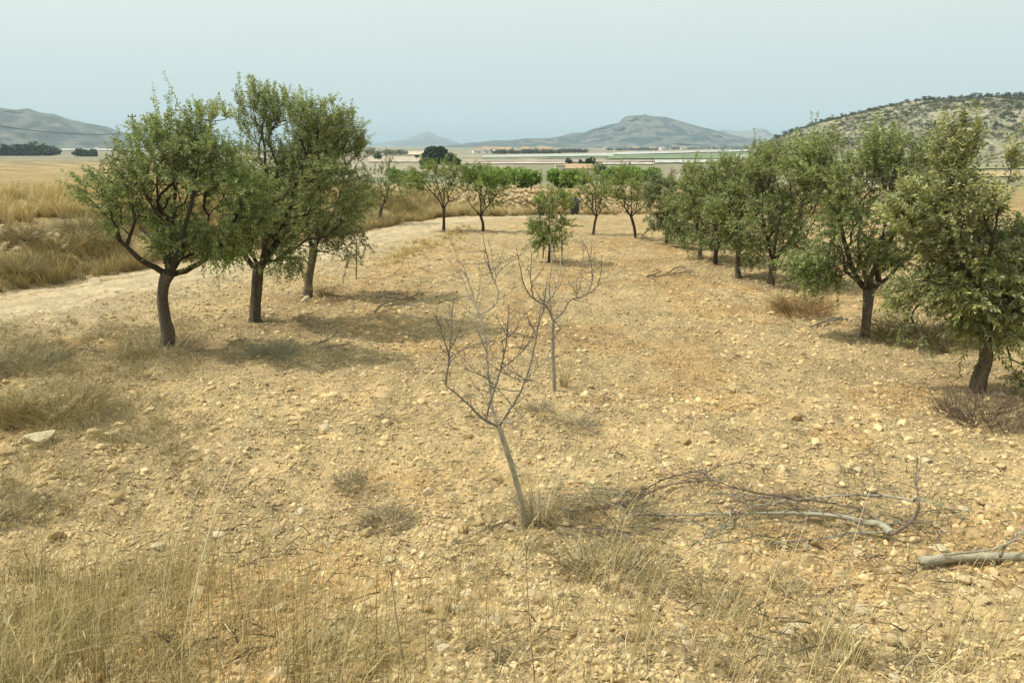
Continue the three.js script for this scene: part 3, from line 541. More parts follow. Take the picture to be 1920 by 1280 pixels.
{ // one far house, then the village
  const proto = new THREE.Group(); part(proto, 'wall', box(9, 5, 8, 0, -0.5, 0), whiteM); part(proto, 'roof', gable(9.4, 2.2, 8.6).translate(0, 4.52, 0), roofM); part(proto, 'window', box(1.6, 1.6, 0.1, -2, 1.6, 4.05), darkM); part(proto, 'door', box(1.8, 2.6, 0.1, 2, -0.3, 4.05), darkM);
  const R = rng(77);
  const spots = []; for (let i = 0; i < 30; i++) spots.push([892 + R() * 150, 282.5 + R() * 4.5]);
  for (let i = 0; i < 9; i++) spots.push([1120 + R() * 200, 279.5 + R() * 2.2]);
  for (const [x, y] of spots) { const p = onGround(x, y), h = proto.clone(); h.position.copy(p); const s = 0.9 + R() * 0.8; h.scale.set(s * (0.8 + R()), s, s); h.rotation.y = (R() - .5) * 1.2; add(h, 'house', 'small white house of the far village strung along the foot of the flat-topped mountain', 'house', 'white houses of the far village'); }
  for (const [x, y] of [[8, 279], [17, 279.5], [27, 278.6], [62, 277.8], [95, 278.2], [140, 278.5], [182, 280]]) { const p = onGround(x, y), h = proto.clone(); h.position.copy(p); h.scale.set(2.2, 1.2, 1.2); h.rotation.y = (R() - .5); add(h, 'house', 'small white house at the foot of the left mountain, above the dark hedge', 'house', 'white houses under the left mountain'); }
}

// ───────────────────────── far vegetation ─────────────────────────
function clumpTree(seed, w, h, col, n, bush = 0) { // a small leafy tree: trunk and a crown of leaf clumps, 1 unit = 1 m
  const R = rng(seed), crown = new Soup(), lobes = [];
  for (let i = 0; i < 9; i++) lobes.push([(R() - .5) * w * .62, h * mix(bush ? .12 : .42, .82, R()), (R() - .5) * w * .62, w * (.2 + .14 * R())]);
  for (let i = 0; i < n; i++) {
    const [lx, ly, lz, lr] = lobes[Math.floor(R() * lobes.length)], u = R() * 2 - 1, a = R() * 6.283, s = Math.sqrt(1 - u * u), q = lr * (0.75 + 0.4 * R());
    const x = lx + Math.cos(a) * s * q, y = ly + u * q * 0.9, z = lz + Math.sin(a) * s * q, L = w * (0.05 + 0.06 * R()), k = (0.7 + 0.6 * R()) * (0.8 + 0.35 * clamp(y / h)), c = col.map((v) => v * k);
    const d1 = V(R() - .5, R() - .5, R() - .5).normalize().multiplyScalar(L), d2 = V(R() - .5, R() - .5, R() - .5).normalize().multiplyScalar(L);
    const yy = Math.max(y, 0.02 * h);
    const i0 = crown.vert(x - d1.x, yy - d1.y, z - d1.z, c), i1 = crown.vert(x + d2.x, yy + d2.y, z + d2.z, c), i2 = crown.vert(x + d1.x, yy + d1.y, z + d1.z, c), i3 = crown.vert(x - d2.x, yy - d2.y, z - d2.z, c);
    crown.tri(i0, i1, i2); crown.tri(i0, i2, i3);
  }
  const trunk = new Soup(); trunk.tube([V(0, -0.3, 0), V(0.03 * w, h * .25, 0), V(0, h * .6, 0)], [w * .05, w * .04, w * .02], 6, [0.12, 0.09, 0.07]);
  for (let i = 0; i < 4; i++) trunk.tube([V(0.02 * w, h * .3, 0), V(...lobes[i].slice(0, 3))], [w * .025, w * .008], 4, [0.12, 0.09, 0.07]);
  return { crown: crown.build(), trunk: trunk.build() };
}
function farTree(name, label, px, base, top, wpx, col, seed, group, n = 900, bush = 0) {
  const p = onGround(px, base), S = pxSize(p), c = clumpTree(seed, wpx * S, (base - top) * S, col, n, bush), g = thing(name, label, bush ? 'bush' : 'tree', p, group);
  part(g, 'trunk', c.trunk, M.twig); part(g, 'crown', c.crown, M.leaf, 'stuff'); return g;
}
const DG = [0.04, 0.07, 0.025];
farTree('tree', 'big dark round tree of the clump behind the back almonds', 818, 318, 279, 42, DG, 401, null, 2200);
farTree('tree', 'dark tree right of the big round one in the clump', 845, 320, 286, 24, [0.035, 0.055, 0.02], 402, null, 1300);
farTree('tree', 'small dark tree closing the clump on the right, beside the white shed', 858, 318, 297, 14, DG, 403, null, 700);
farTree('cypress_tree', 'thin pointed tree at the left of the clump', 794, 318, 281, 8, DG, 404, null, 500);
farTree('tree', 'pale loose green tree in front of the clump on the left', 800, 322, 296, 24, [0.10, 0.14, 0.05], 405, null, 900);
farTree('tree', 'lone dark round tree beside the tan farmhouse', 1104, 326, 294, 20, [0.035, 0.07, 0.03], 406, null, 1300);
farTree('tree', 'small dark tree just left of the lone round tree', 1089, 312, 298, 10, DG, 407, null, 500);
farTree('bush', 'dark rounded bush on the farmhouse roofline', 1066, 307, 298, 15, [0.06, 0.08, 0.04], 408, null, 600, 1);
farTree('bush', 'pale yellow-green bush right of the lone round tree', 1123, 326, 306, 22, [0.17, 0.20, 0.08], 409, null, 800, 1);
farTree('tree', 'dark tree standing alone at the left of the plain', 708, 300, 288, 16, DG, 410, null, 500);
farTree('tree', 'small dark tree in the beige fields left of the clump', 782, 299, 290, 9, DG, 411, null, 400);
// dark trees along the upper field on the left
[[8, 292, 274, 30], [32, 292, 273, 30], [58, 292, 271, 34], [84, 292, 273, 30], [103, 291, 279, 18], [139, 291, 284, 10], [155, 293, 281, 20], [172, 293, 282, 22]].forEach(([x, b, t, w], i) =>
  farTree('tree', ['dark tree at the left frame edge, first of the hedge under the mountain', 'dark tree of the hedge, second from the left frame edge', 'brightest green and tallest tree of the hedge under the left mountain', 'dark green tree right of the tallest hedge tree', 'low tree ending the hedge at a gap', 'tiny round dark bush alone in the gap of the hedge', 'green tree right of the gap, starting the second hedge', 'green tree beside the leaning-trunk crown, end of the second hedge'][i], x, b, t, w, i === 2 ? [0.06, 0.09, 0.03] : DG, 420 + i, null, 800, 1));
// the next orchard: low bright almonds beyond the terrace
{
  const NEXTAT = ['third left of the gap above the stone heap', 'second left of the gap above the stone heap', 'just left of the gap above the stone heap', 'just right of the gap above the stone heap', 'below the tan farmhouse', 'below the lone round tree', 'seen right above the narrow V-forked almond', 'seen left above the narrow V-forked almond', 'right of the thin-leaved almond crown', 'seen left above the open-crowned almond', 'seen right above the open-crowned almond', 'against the far end of the olive row', 'seen at the left of the flat-crowned almond', 'beside the half-hidden dark olive', 'further line, left one under the brown strip', 'further line, right one under the brown strip', 'in the further line, left of the farmhouse', 'in the further line, right of the white shed'];
  const NEXT = 'low bright green trees of the next orchard';
  [[944, 350, 321, 46], [970, 351, 320, 48], [996, 351, 322, 36], [1046, 352, 323, 42], [1068, 353, 322, 44], [1090, 350, 325, 30], [918, 348, 321, 44], [890, 346, 322, 30], [1140, 345, 318, 30], [1168, 345, 317, 36], [1198, 346, 319, 32], [1222, 346, 318, 30], [775, 345, 322, 30], [748, 345, 320, 36], [1152, 335, 316, 24], [1185, 334, 315, 26], [985, 336, 320, 26], [935, 335, 319, 26]].forEach(([x, b, t, w], i) =>
    farTree('almond_tree', 'low green almond of the next orchard, ' + NEXTAT[i], x, b, t, w, [[0.19, 0.30, 0.05], [0.22, 0.32, 0.06], [0.165, 0.26, 0.05]][i % 3], 440 + i, NEXT, 1100));
}
{ // pines and scrub on the rocky hill
  const R = rng(91), geos = [0, 1, 2, 3].map((i) => clumpTree(460 + i, 5.2, 4.6, [0.045, 0.065, 0.032], 150, i % 2));
  for (let i = 0; i < 60; i++) {
    const px = 1452 + i * 8.1 + R() * 7, p = hillPoint(px, -0.02 - R() * 0.05), c = geos[i % 4], g = new THREE.Group(); part(g, 'trunk', c.trunk, M.twig); part(g, 'crown', c.crown, M.leaf, 'stuff');
    g.position.copy(p); g.position.y -= 0.3; g.scale.setScalar(0.4 + R() * 0.55); g.rotation.y = R() * 6; add(g, 'pine_tree', 'small dark pine silhouetted on the skyline of the rocky hill', 'tree', 'small pines along the ridge of the rocky hill');
  }
  const n = 15000, im = new THREE.InstancedMesh(clumpTree(470, 4.6, 3.4, [0.08, 0.095, 0.055], 80, 1).crown, M.leaf, n), m = new THREE.Matrix4(), q = new THREE.Quaternion(); let k = 0;
  for (let t = 0; k < n && t < n * 12; t++) {
    const px = 1430 + R() * 900, tt = -0.97 + R() * 1.05, w = fbm(px / 90, tt * 5, 3, 471), band = smooth(0.14, 0.05, Math.abs(tt + 0.30 + 0.10 * noise2(px / 120, 1, 472))) * smooth(1640, 1760, px);
    if (R() > 0.55 + 0.9 * w + band * 0.9) continue;
    const p = hillPoint(px, tt), s = 0.2 + R() * R() * 0.6; q.setFromAxisAngle(V(0, 1, 0), R() * 6); m.compose(p.setY(p.y - 0.4), q, V(s, s * 0.9, s)); im.setMatrixAt(k++, m);
  }
  im.count = k; add(im, 'scrub', 'dark scrub scattered over the rocky hillside'); kindOf(im, 'stuff');
  // treelines on the plain
  const tl = new THREE.InstancedMesh(clumpTree(480, 9, 7, [0.045, 0.06, 0.035], 120, 1).crown, M.leaf, 700); k = 0;
  for (const [x0, x1, y, cnt] of [[1048, 1100, 285.5, 90], [1140, 1235, 281.5, 110], [925, 985, 288, 70], [985, 1050, 287.5, 70], [1290, 1420, 279.3, 110], [690, 760, 289.6, 60], [1240, 1300, 280, 40], [560, 700, 285, 40], [430, 560, 286, 40]])
    for (let i = 0; i < cnt; i++) { const p = onGround(mix(x0, x1, R()), y + (R() - .5) * 1.4), s = 0.5 + R() * 0.9; q.setFromAxisAngle(V(0, 1, 0), R() * 6); m.compose(p, q, V(s, s * 0.8, s)); tl.setMatrixAt(k++, m); }
  tl.count = k; add(tl, 'treeline', 'dark lines of trees between the far fields'); kindOf(tl, 'stuff');
}

// ───────────────────────── pole, cable, posts ─────────────────────────
{
  const wood = std({ color: rgb(0.13, 0.10, 0.08) }), p = onGround(258, 302); p.y = land(p.x, p.z);
  const S = pxSize(p), H = (302 - 219) * S, g = thing('utility_pole', 'dark wooden utility pole with cross-arms rising behind the leaning-trunk crown', 'utility pole', p);
  part(g, 'pole', new THREE.CylinderGeometry(0.085, 0.13, H + 0.5, 10).translate(0, H / 2 - 0.25, 0), wood);
  part(g, 'crossarm', box(1.1, 0.12, 0.1, 0, H - 0.28, 0.14), wood); part(g, 'crossarm', box(0.8, 0.1, 0.1, 0, H - 0.9, 0.14), wood);
  for (const x of [-0.48, 0.48, 0]) part(g, 'insulator', new THREE.LatheGeometry([[0, 0], [0.07, 0], [0.09, 0.08], [0.05, 0.12], [0.07, 0.2], [0, 0.24]].map((a) => new THREE.Vector2(...a)), 8).translate(x, x ? H - 0.16 : H, x ? 0.14 : 0), std({ color: rgb(0.25, 0.24, 0.22), roughness: 0.4 }));
  const e = V(p.x, p.y + H * 0.6, p.z + 0.2), pts = [[-260, 190, 0], [-120, 219, 0], [0, 236.5, 0], [60, 244.5], [120, 249.5], [180, 252]].map(([x, y]) => atDepth(x, y, p.z * 0.94)); pts.push(e);
  add(mesh(new THREE.TubeGeometry(new THREE.CatmullRomCurve3(pts), 80, 0.035, 5), std({ color: rgb(0.05, 0.05, 0.05) })), 'overhead_cable', 'thin dark cable sagging across the left mountain to the utility pole', 'cable');
  // concrete posts far right of centre
  [[1138, 311, 297, 'first thin post right of the farmhouse bushes'], [1168, 311, 297, 'second thin post, by the end of the brown strip'], [1223, 314, 295, 'taller thin post in front of the white tunnels']].forEach(([x, b, t, label]) => { const q = onGround(x, b), s = pxSize(q), h = (b - t) * s, k = thing('field_post', label, 'post', q); part(k, 'post', new THREE.CylinderGeometry(0.1, 0.14, h, 8).translate(0, h / 2, 0), wood); part(k, 'cap', new THREE.CylinderGeometry(0.16, 0.16, 0.12, 8).translate(0, h + 0.04, 0), wood); });
}

// ───────────────────────── now the trees themselves ─────────────────────────
TREES.forEach(growTree);

// ───────────────────────── stones ─────────────────────────
function stone(seed, detail, flat = 0.62) {
  const R = rng(seed), planes = []; for (let i = 0; i < 10; i++) { const u = R() * 2 - 1, a = R() * 6.283, s = Math.sqrt(1 - u * u); planes.push([V(s * Math.cos(a), u, s * Math.sin(a)), 0.42 + 0.40 * R()]); }
  const g = new THREE.IcosahedronGeometry(1, detail), p = g.attributes.position, v = V(0, 0, 0);
  for (let i = 0; i < p.count; i++) { v.fromBufferAttribute(p, i).normalize(); let r = 1; for (const [n, d] of planes) { const k = v.dot(n); if (k > 0.05) r = Math.min(r, d / k); } r *= 1 + 0.06 * noise3(v.x * 3, v.y * 3, v.z * 3, seed); p.setXYZ(i, v.x * r, v.y * r * flat, v.z * r * 0.85); }
  g.computeVertexNormals(); return g;
}
const STONES = Array.from({ length: 10 }, (_, i) => stone(600 + i, 2, 0.5 + 0.03 * i)), PEBBLES = Array.from({ length: 5 }, (_, i) => stone(640 + i, 1, 0.6));
const inField = (x, z) => toLine(EDGE, x, z)[0] < 0.4;
{
  const R = rng(17), cand = [];
  for (let i = 0; i < 26000; i++) { // stones big enough to be picked out: place them, rank by the size they show
    const d = 2.4 + 36 * Math.pow(R(), 1.15), x = (R() * 2 - 1) * (1.5 + d * 0.78), z = -d;
    const rocky = smooth(-0.25, 0.25, fbm(x * 0.5, z * 0.5, 3, 31));
    if (R() > 0.12 + 0.88 * rocky) continue;
    if (!inField(x, z) || fieldness(x, z) < 0.5 && R() < 0.65) continue;
    const s = 0.018 + 0.058 * Math.pow(R(), 3.2) + (R() < 0.02 ? 0.04 * R() : 0);
    const y = ground(x, z), [px, py, c] = project(V(x, y, z));
    if (px < -60 || px > 1980 || py > 1330) continue;
    cand.push({ x, y, z, s, show: s / c, px, py, q: R(), e: [R() * .5 - .25, R() * 6.283, R() * .5 - .25] });
  }
  cand.sort((a, b) => b.show - a.show);
  const place = (c, m) => { m.position.set(c.x, c.y + c.s * 0.08, c.z); m.rotation.set(...c.e); m.scale.setScalar(c.s); };
  const tone = (q) => M.stones[Math.floor(q * 5.99)];
  cand.slice(0, 296).forEach((c, i) => { const m = part(soil, 'stone', STONES[i % 10], tone(c.q)); place(c, m); });
  const rest = cand.slice(296), o = new THREE.Object3D(), col = new THREE.Color();
  const groupStones = new THREE.Group(); add(groupStones, 'loose_stones', 'smaller pale limestone fragments strewn all over the ploughed soil'); kindOf(groupStones, 'stuff');
  PEBBLES.forEach((g, v) => {
    const mine = rest.filter((_, i) => i % 5 === v), im = new THREE.InstancedMesh(g, M.stoneTint, mine.length);
    mine.forEach((c, i) => { place(c, o); o.updateMatrix(); im.setMatrixAt(i, o.matrix); const k = 0.8 + 0.4 * hash3(i, v, 3), t = hash3(i, v, 5); im.setColorAt(i, col.setRGB(mix(0.47, 0.60, t) * k, mix(0.345, 0.47, t) * k, mix(0.165, 0.26, t) * k)); });
    im.name = 'stones'; im.userData.kind = 'stuff'; groupStones.add(im);
  });
  // clods and gravel
  const N = 85000, per = N / 5;
  PEBBLES.forEach((g, v) => {
    const im = new THREE.InstancedMesh(g, M.stoneTint, per); let k = 0;
    while (k < per) {
      const d = 1.8 + 20 * Math.pow(R(), 1.5), x = (R() * 2 - 1) * (1.2 + d * 0.75), z = -d; if (!inField(x, z)) continue;
      const pathy = fieldness(x, z); if (R() > 0.12 + pathy) continue;
      const s = (0.006 + 0.020 * Math.pow(R(), 2.5)) * (1 + d * 0.025);
      o.position.set(x, ground(x, z) + s * 0.15, z); o.rotation.set(R() * 6, R() * 6, R() * 6); o.scale.set(s * (0.8 + 0.5 * R()), s, s); o.updateMatrix(); im.setMatrixAt(k, o.matrix);
      const t = R(), q = 0.82 + 0.36 * R(), c = soilColor(x, z), pale = t < 0.25 ? 1 : 0; im.setColorAt(k++, col.setRGB(mix(c[0], 0.60, pale * .7) * q, mix(c[1], 0.50, pale * .7) * q, mix(c[2], 0.32, pale * .7) * q));
    }
    im.name = 'clods'; im.userData.kind = 'stuff'; groupStones.add(im);
  });
}
// single stones that stand out
[[800, 922, 26, 'pale upright stone left of the front bare sapling foot', 4], [878, 820, 24, 'reddish-shadowed broken stone left of the front bare sapling trunk', 5], [1026, 1015, 30, 'pale block stone right below the front bare sapling', 2], [78, 828, 66, 'big weathered boulder among the dry weeds at the left edge', 4], [14, 850, 44, 'rusty brown boulder cut by the left frame edge', 3], [176, 830, 36, 'orange-tan stone right of the big boulder', 1], [222, 958, 34, 'tan angular stone on the lower left soil', 1], [104, 1018, 32, 'smooth orange stone above the lower left grass', 1], [350, 897, 24, 'pale flat stone under the tall straw stalks', 2], [80, 942, 26, 'white stone on the weedy strip at left', 4], [1604, 1097, 26, 'smooth tan stone alone below the fallen branch', 1], [1846, 1098, 30, 'pale rounded stone below the grey log', 2], [1510, 1062, 48, 'large half-buried tan stone under the fallen branch tips', 0], [1190, 918, 50, 'flat half-buried slab behind the arching fallen twigs', 1], [828, 1140, 36, 'cracked tan clod-like stone at the bottom centre', 1], [1768, 1195, 26, 'small tan stone at the lower right', 1], [575, 566, 28, 'white flat stone at the foot of the straight grey trunk', 4]].forEach(([x, y, w, label, t], i) => {
  const p = onGround(x, y), s = pxSize(p) * w / 2 * 1.1, m = mesh(stone(660 + i, 3, 0.55 + 0.3 * hash3(i, 4, 4)), M.stones[t]); m.position.set(p.x, ground(p.x, p.z) + s * 0.22, p.z); m.rotation.set(0.15 * (hash3(i, 1, 1) - .5), i * 1.3, 0.3 * (hash3(i, 2, 1) - .5)); m.scale.setScalar(s); add(m, 'stone_block', label, 'stone');
});
{ // heap of field stones on the terrace bank behind the sacks
  const R = rng(23), c = onGround(1060, 404), g = thing('stone_heap', 'long heap of field stones on the bank behind the back almonds', 'stone heap', V(2.6, land(2.6, -40.5), -40.8));
  let n = 0, t = 0; const im = new THREE.InstancedMesh(PEBBLES[0], M.stoneTint, 1800), o = new THREE.Object3D(), col = new THREE.Color(); let k = 0;
  while (n < 290 && t++ < 4000) {
    const x = -3.2 + R() * 11.5, w = R() * 2.6 - 1.1, prof = Math.exp(-Math.pow((x - 1.6) / 4.0, 2)) * 0.9 + 0.15, hh = prof * Math.max(0, 1 - Math.pow((w - 0.2) / 1.5, 2));
    const X = x, Z = -40.6 - w, s = 0.13 + 0.20 * R() * R();
    const m = part(g, 'stone', STONES[n % 10], M.stones[Math.floor(R() * 5)]); m.position.set(X - g.position.x, land(X, Z) + hh * 0.95 - g.position.y, Z - g.position.z); m.rotation.set(R() * 6, R() * 6, R() * 6); m.scale.setScalar(s); n++;
    if (R() < 0.99) for (let q = 0; q < 6; q++) { o.position.set(m.position.x + (R() - .5) * .9, m.position.y - 0.02 - 0.1 * R(), m.position.z + (R() - .5) * .6); o.rotation.set(R() * 6, R() * 6, 0); o.scale.setScalar(0.10 + 0.08 * R()); o.updateMatrix(); im.setMatrixAt(k, o.matrix); const z = 0.75 + 0.4 * R(); im.setColorAt(k++, col.setRGB(0.48 * z, 0.37 * z, 0.22 * z)); }
  }
  im.count = k; im.name = 'small_stones'; im.userData.kind = 'stuff'; g.add(im);
  // mound of earth under the heap
  const s = new Soup(); for (let i = 0; i <= 40; i++) for (let j = 0; j <= 10; j++) { const x = -3.6 + i * 0.31, w = j / 10 * 3.2 - 1.4, prof = Math.exp(-Math.pow((x - 1.6) / 4.0, 2)) * 0.9 + 0.15, hh = prof * Math.max(0, 1 - Math.pow((w - 0.2) / 1.5, 2)) * 0.9, Z = -40.6 - w; s.vert(x, land(x, Z) + hh - 0.03, Z, [0.42, 0.31, 0.16], x, Z); }
  for (let i = 0; i < 40; i++) for (let j = 0; j < 10; j++) { const a = i * 11 + j; s.tri(a, a + 11, a + 1); s.tri(a + 1, a + 11, a + 12); }
  part(g, 'earth', s.build(g.position), M.straw);
}
{ // stones tumbled on the track-side bank at left
  const R = rng(29), g = thing('stone_bank', 'tumbled pale stones on the grassy bank above the track at left', 'stone bank', onGround(60, 480));
  for (let i = 0; i < 70; i++) { const px = -20 + R() * 150, py = 428 + R() * 70 + (px - 60) * 0.15, p = onGround(px, py), s = 0.06 + 0.16 * R() * R(); const m = part(g, 'stone', STONES[i % 10], M.stones[[0, 2, 4, 1][i % 4]]); m.position.copy(p).sub(g.position); m.position.y += s * 0.2; m.rotation.set(R() * .6, R() * 6, R() * .6); m.scale.set(s * 1.4, s, s); }
}

// ───────────────────────── dry grass and weeds ─────────────────────────
function tuft(seed, n, h, spread, lean, cols, wid = 0.0022, curl = 0.3) {
  const R = rng(seed), s = new Soup();
  for (let i = 0; i < n; i++) {
    const a = R() * 6.283, r = spread * Math.sqrt(R()) * 0.35, x = Math.cos(a) * r, z = Math.sin(a) * r, L = h * (0.45 + 0.7 * R()), a2 = a + (R() - .5) * 2, out = L * (0.15 + 0.55 * R()) * (spread / 0.1) * 0.5, dx = Math.cos(a2) * out + lean * L, dz = Math.sin(a2) * out;
    const c = cols[Math.floor(R() * cols.length)], k = 0.75 + 0.5 * R(), w = wid * (0.6 + 0.8 * R()), wx = Math.cos(a2 + 1.57 + R()), wz = Math.sin(a2 + 1.57 + R()), seg = 4; let pa, pb;
    for (let j = 0; j <= seg; j++) {
      const t = j / seg, q = t * t * (i % 5 === 0 && t > 0.6 ? 1.5 : 1), drop = i % 5 === 0 && t > 0.6 ? (t - 0.6) * L * 0.9 : 0, X = x + dx * q * (1 - curl * 0.3) + dx * t * 0.3, Y = Math.max(0.004, L * (t - curl * 0.45 * t * t * t) - drop) - 0.015, Z = z + dz * q + dz * t * 0.3, ww = w * (1 - 0.85 * t), col = [c[0] * k * (0.8 + .3 * t), c[1] * k * (0.8 + .3 * t), c[2] * k * (0.8 + .25 * t)];
      const A = s.vert(X - wx * ww, Y, Z - wz * ww, col), B = s.vert(X + wx * ww, Y, Z + wz * ww, col);
      if (j) { s.tri(pa, pb, A); s.tri(pb, B, A); } pa = A; pb = B;
    }
  }
  return s.build();
}
function weed(seed, n, r, h, cols, wid = 0.0018) { // low matted dead weed: wiry twigs in all directions
  const R = rng(seed), s = new Soup();
  for (let i = 0; i < n; i++) {
    const a = R() * 6.283, q = r * Math.sqrt(R()) * 0.8, x = Math.cos(a) * q, z = Math.sin(a) * q, p = [V(x, 0.01 + R() * h * .3, z)], d = V(Math.cos(a) + (R() - .5) * 2, 0.3 + R() * 1.0, Math.sin(a) + (R() - .5) * 2).normalize(), L = r * (0.25 + 0.6 * R());
    for (let j = 1; j <= 3; j++) { const e = p[j - 1].clone().addScaledVector(d, L / 3); d.add(V((R() - .5) * .8, (R() - .6) * .7, (R() - .5) * .8)).normalize(); e.y = clamp(e.y, 0.005, h); p.push(e); }
    const c = cols[Math.floor(R() * cols.length)], k = 0.7 + 0.6 * R(), w = wid * (0.7 + 0.6 * R());
    s.tube(p, [w, w * .8, w * .6, w * .3], 3, c.map((v) => v * k), 0, 0, false);
  }
  return s.build();
}
const STRAW = [[0.52, 0.42, 0.21], [0.44, 0.34, 0.16], [0.60, 0.52, 0.31], [0.34, 0.27, 0.12]], GREYS = [[0.40, 0.35, 0.22], [0.30, 0.265, 0.16], [0.50, 0.44, 0.30], [0.21, 0.18, 0.11]], OCHRE = [[0.54, 0.375, 0.12], [0.46, 0.325, 0.105], [0.60, 0.45, 0.18]], OLIVEDRY = [[0.27, 0.225, 0.09], [0.36, 0.29, 0.125], [0.21, 0.175, 0.075], [0.43, 0.345, 0.16]];
function scatter(name, label, geos, mat, n, f) {
  const R = rng(700 + n), root = new THREE.Group(), per = Math.ceil(n / geos.length), o = new THREE.Object3D(); add(root, name, label); kindOf(root, 'stuff');
  geos.forEach((g, v) => { const im = new THREE.InstancedMesh(g, mat, per); let k = 0, t = 0; while (k < per && t++ < per * 60) { const c = f(R); if (!c) continue; o.position.set(c.x, ground(c.x, c.z) + (c.lift ?? 0), c.z); o.rotation.set((R() - .5) * .15, c.turn ?? R() * 6.283, (R() - .5) * .15); o.scale.set(c.s, c.s * (c.tall ?? 1), c.s); o.updateMatrix(); im.setMatrixAt(k++, o.matrix); } im.count = k; im.name = name + '_tufts'; im.userData.kind = 'stuff'; im.castShadow = im.receiveShadow = true; root.add(im); });
  return root;
}
// foreground straw, leaning to the right; thick at the lower left, thin at the lower right
scatter('dry_grass', 'dry straw grass covering the near bank along the bottom of the picture', [0, 1, 2, 3, 4, 5].map((i) => tuft(710 + i, 15, 0.22 + 0.04 * i, 0.13, 0.16 + 0.07 * (i % 3), STRAW.concat(OLIVEDRY), 0.0015)), M.straw, 800, (R) => {
  const z = -0.9 - 3.6 * R(), x = (R() * 2 - 1) * (0.9 - z * 0.85), [px, py] = project(V(x, ground(x, z), z));
  const left = smooth(650, 100, px), dens = smooth(1010, 1280, py + left * 90 - (px > 700 ? 40 : 0)) * (0.22 + 0.78 * smooth(1200, 650, px)) * smooth(-0.35, 0.25, fbm(x * 1.6, z * 1.6, 3, 720) + 0.05);
  return R() < dens ? { x, z, s: 0.65 + 0.6 * R(), turn: (R() - .5) * 1.2 } : null;
});
scatter('dark_dry_grass', 'olive-brown dry grass massed in the lower left corner', [0, 1, 2, 3].map((i) => tuft(730 + i, 30, 0.24 + 0.05 * i, 0.14, 0.10, OLIVEDRY, 0.0016)), M.straw, 260, (R) => {
  const z = -1.2 - 3.4 * R(), x = -0.2 + (R() * 2 - 1) * (0.9 - z * 0.9), [px, py] = project(V(x, ground(x, z), z));
  const dens = smooth(460, 60, px) * smooth(1040, 1150, py); return R() < dens ? { x, z, s: 0.7 + 0.7 * R() } : null;
});
// weedy left margin between the first tree and the bank
scatter('weeds', 'grey-green dead weeds and thin grass over the left margin of the orchard', [0, 1, 2].map((i) => weed(740 + i, 44, 0.22, 0.11, GREYS.concat(STRAW))).concat([0, 1, 2].map((i) => tuft(745 + i, 18, 0.17, 0.12, 0.05, OLIVEDRY.concat(STRAW, STRAW), 0.0022))), M.straw, 900, (R) => {
  const d = 4.4 + 9.5 * R(), x = -0.5 - R() * (d * 0.82), z = -d, [px, py] = project(V(x, ground(x, z), z)); if (px < -80 || px > 620) return null;
  const edge = 210 + (py - 640) * 0.35 + 160 * smooth(760, 640, py), strip = Math.exp(-Math.pow((py - (900 - (px - 60) * 0.28)) / 28, 2)) * smooth(420, 260, px) + Math.exp(-Math.pow((py - (985 - (px - 30) * 0.42)) / 30, 2)) * smooth(330, 200, px);
  const dens = (smooth(edge + 120, edge - 60, px) * 0.8 + strip) * smooth(580, 650, py) * smooth(-0.3, 0.15, fbm(x * 1.1, z * 1.1, 3, 750)) * smooth(1010, 960, py);
  return R() < dens ? { x, z, s: 0.6 + 0.7 * R() } : null;
});
scatter('thin_weeds', 'thin dry weeds scattered sparsely over the open soil', [0, 1, 2].map((i) => weed(760 + i, 26, 0.13, 0.07, GREYS.concat(STRAW), 0.0015)), M.straw, 800, (R) => {
  const d = 2.8 + 24 * Math.pow(R(), 1.3), x = (R() * 2 - 1) * d * 0.75, z = -d; if (!inField(x, z)) return null;
  return R() < smooth(0.02, 0.3, fbm(x * 0.8, z * 0.8, 3, 770)) ? { x, z, s: 0.6 + 0.9 * R() } : null;
});
{ // bits of dead twig and straw lying on the soil
  const bit = (seed, col, w) => { const R = rng(seed), s = new Soup(); for (let i = 0; i < 7; i++) { const x = (R() - .5) * .5, z = (R() - .5) * .5, a = R() * 6.283, L = 0.03 + 0.11 * R(), p = V(x, 0.008 + 0.01 * R(), z), e = V(x + Math.cos(a) * L, 0.006 + 0.03 * R(), z + Math.sin(a) * L), m = p.clone().lerp(e, .5).add(V((R() - .5) * .03, .01, (R() - .5) * .03)), k = 0.6 + 0.8 * R(); s.tube([p, m, e], [w, w * .9, w * .5], 3, col.map((v) => v * k), 0, 0, false); } return s.build(); };
  scatter('twig_litter', 'broken dead twigs and straw littering the soil', [bit(771, [0.15, 0.115, 0.08], 0.0024), bit(772, [0.22, 0.18, 0.125], 0.0022), bit(773, [0.55, 0.47, 0.30], 0.0026), bit(774, [0.12, 0.095, 0.07], 0.0028)], M.twig, 1050, (R) => {
    const d = 2.4 + 22 * Math.pow(R(), 1.25), x = (R() * 2 - 1) * d * 0.75, z = -d; if (!inField(x, z) || fieldness(x, z) < 0.5) return null;
    return R() < 0.25 + 0.75 * smooth(-0.1, 0.3, fbm(x * 0.6, z * 0.6, 3, 775)) ? { x, z, s: (0.7 + 0.8 * R()) * (1 + d * 0.03) } : null;
  });
}
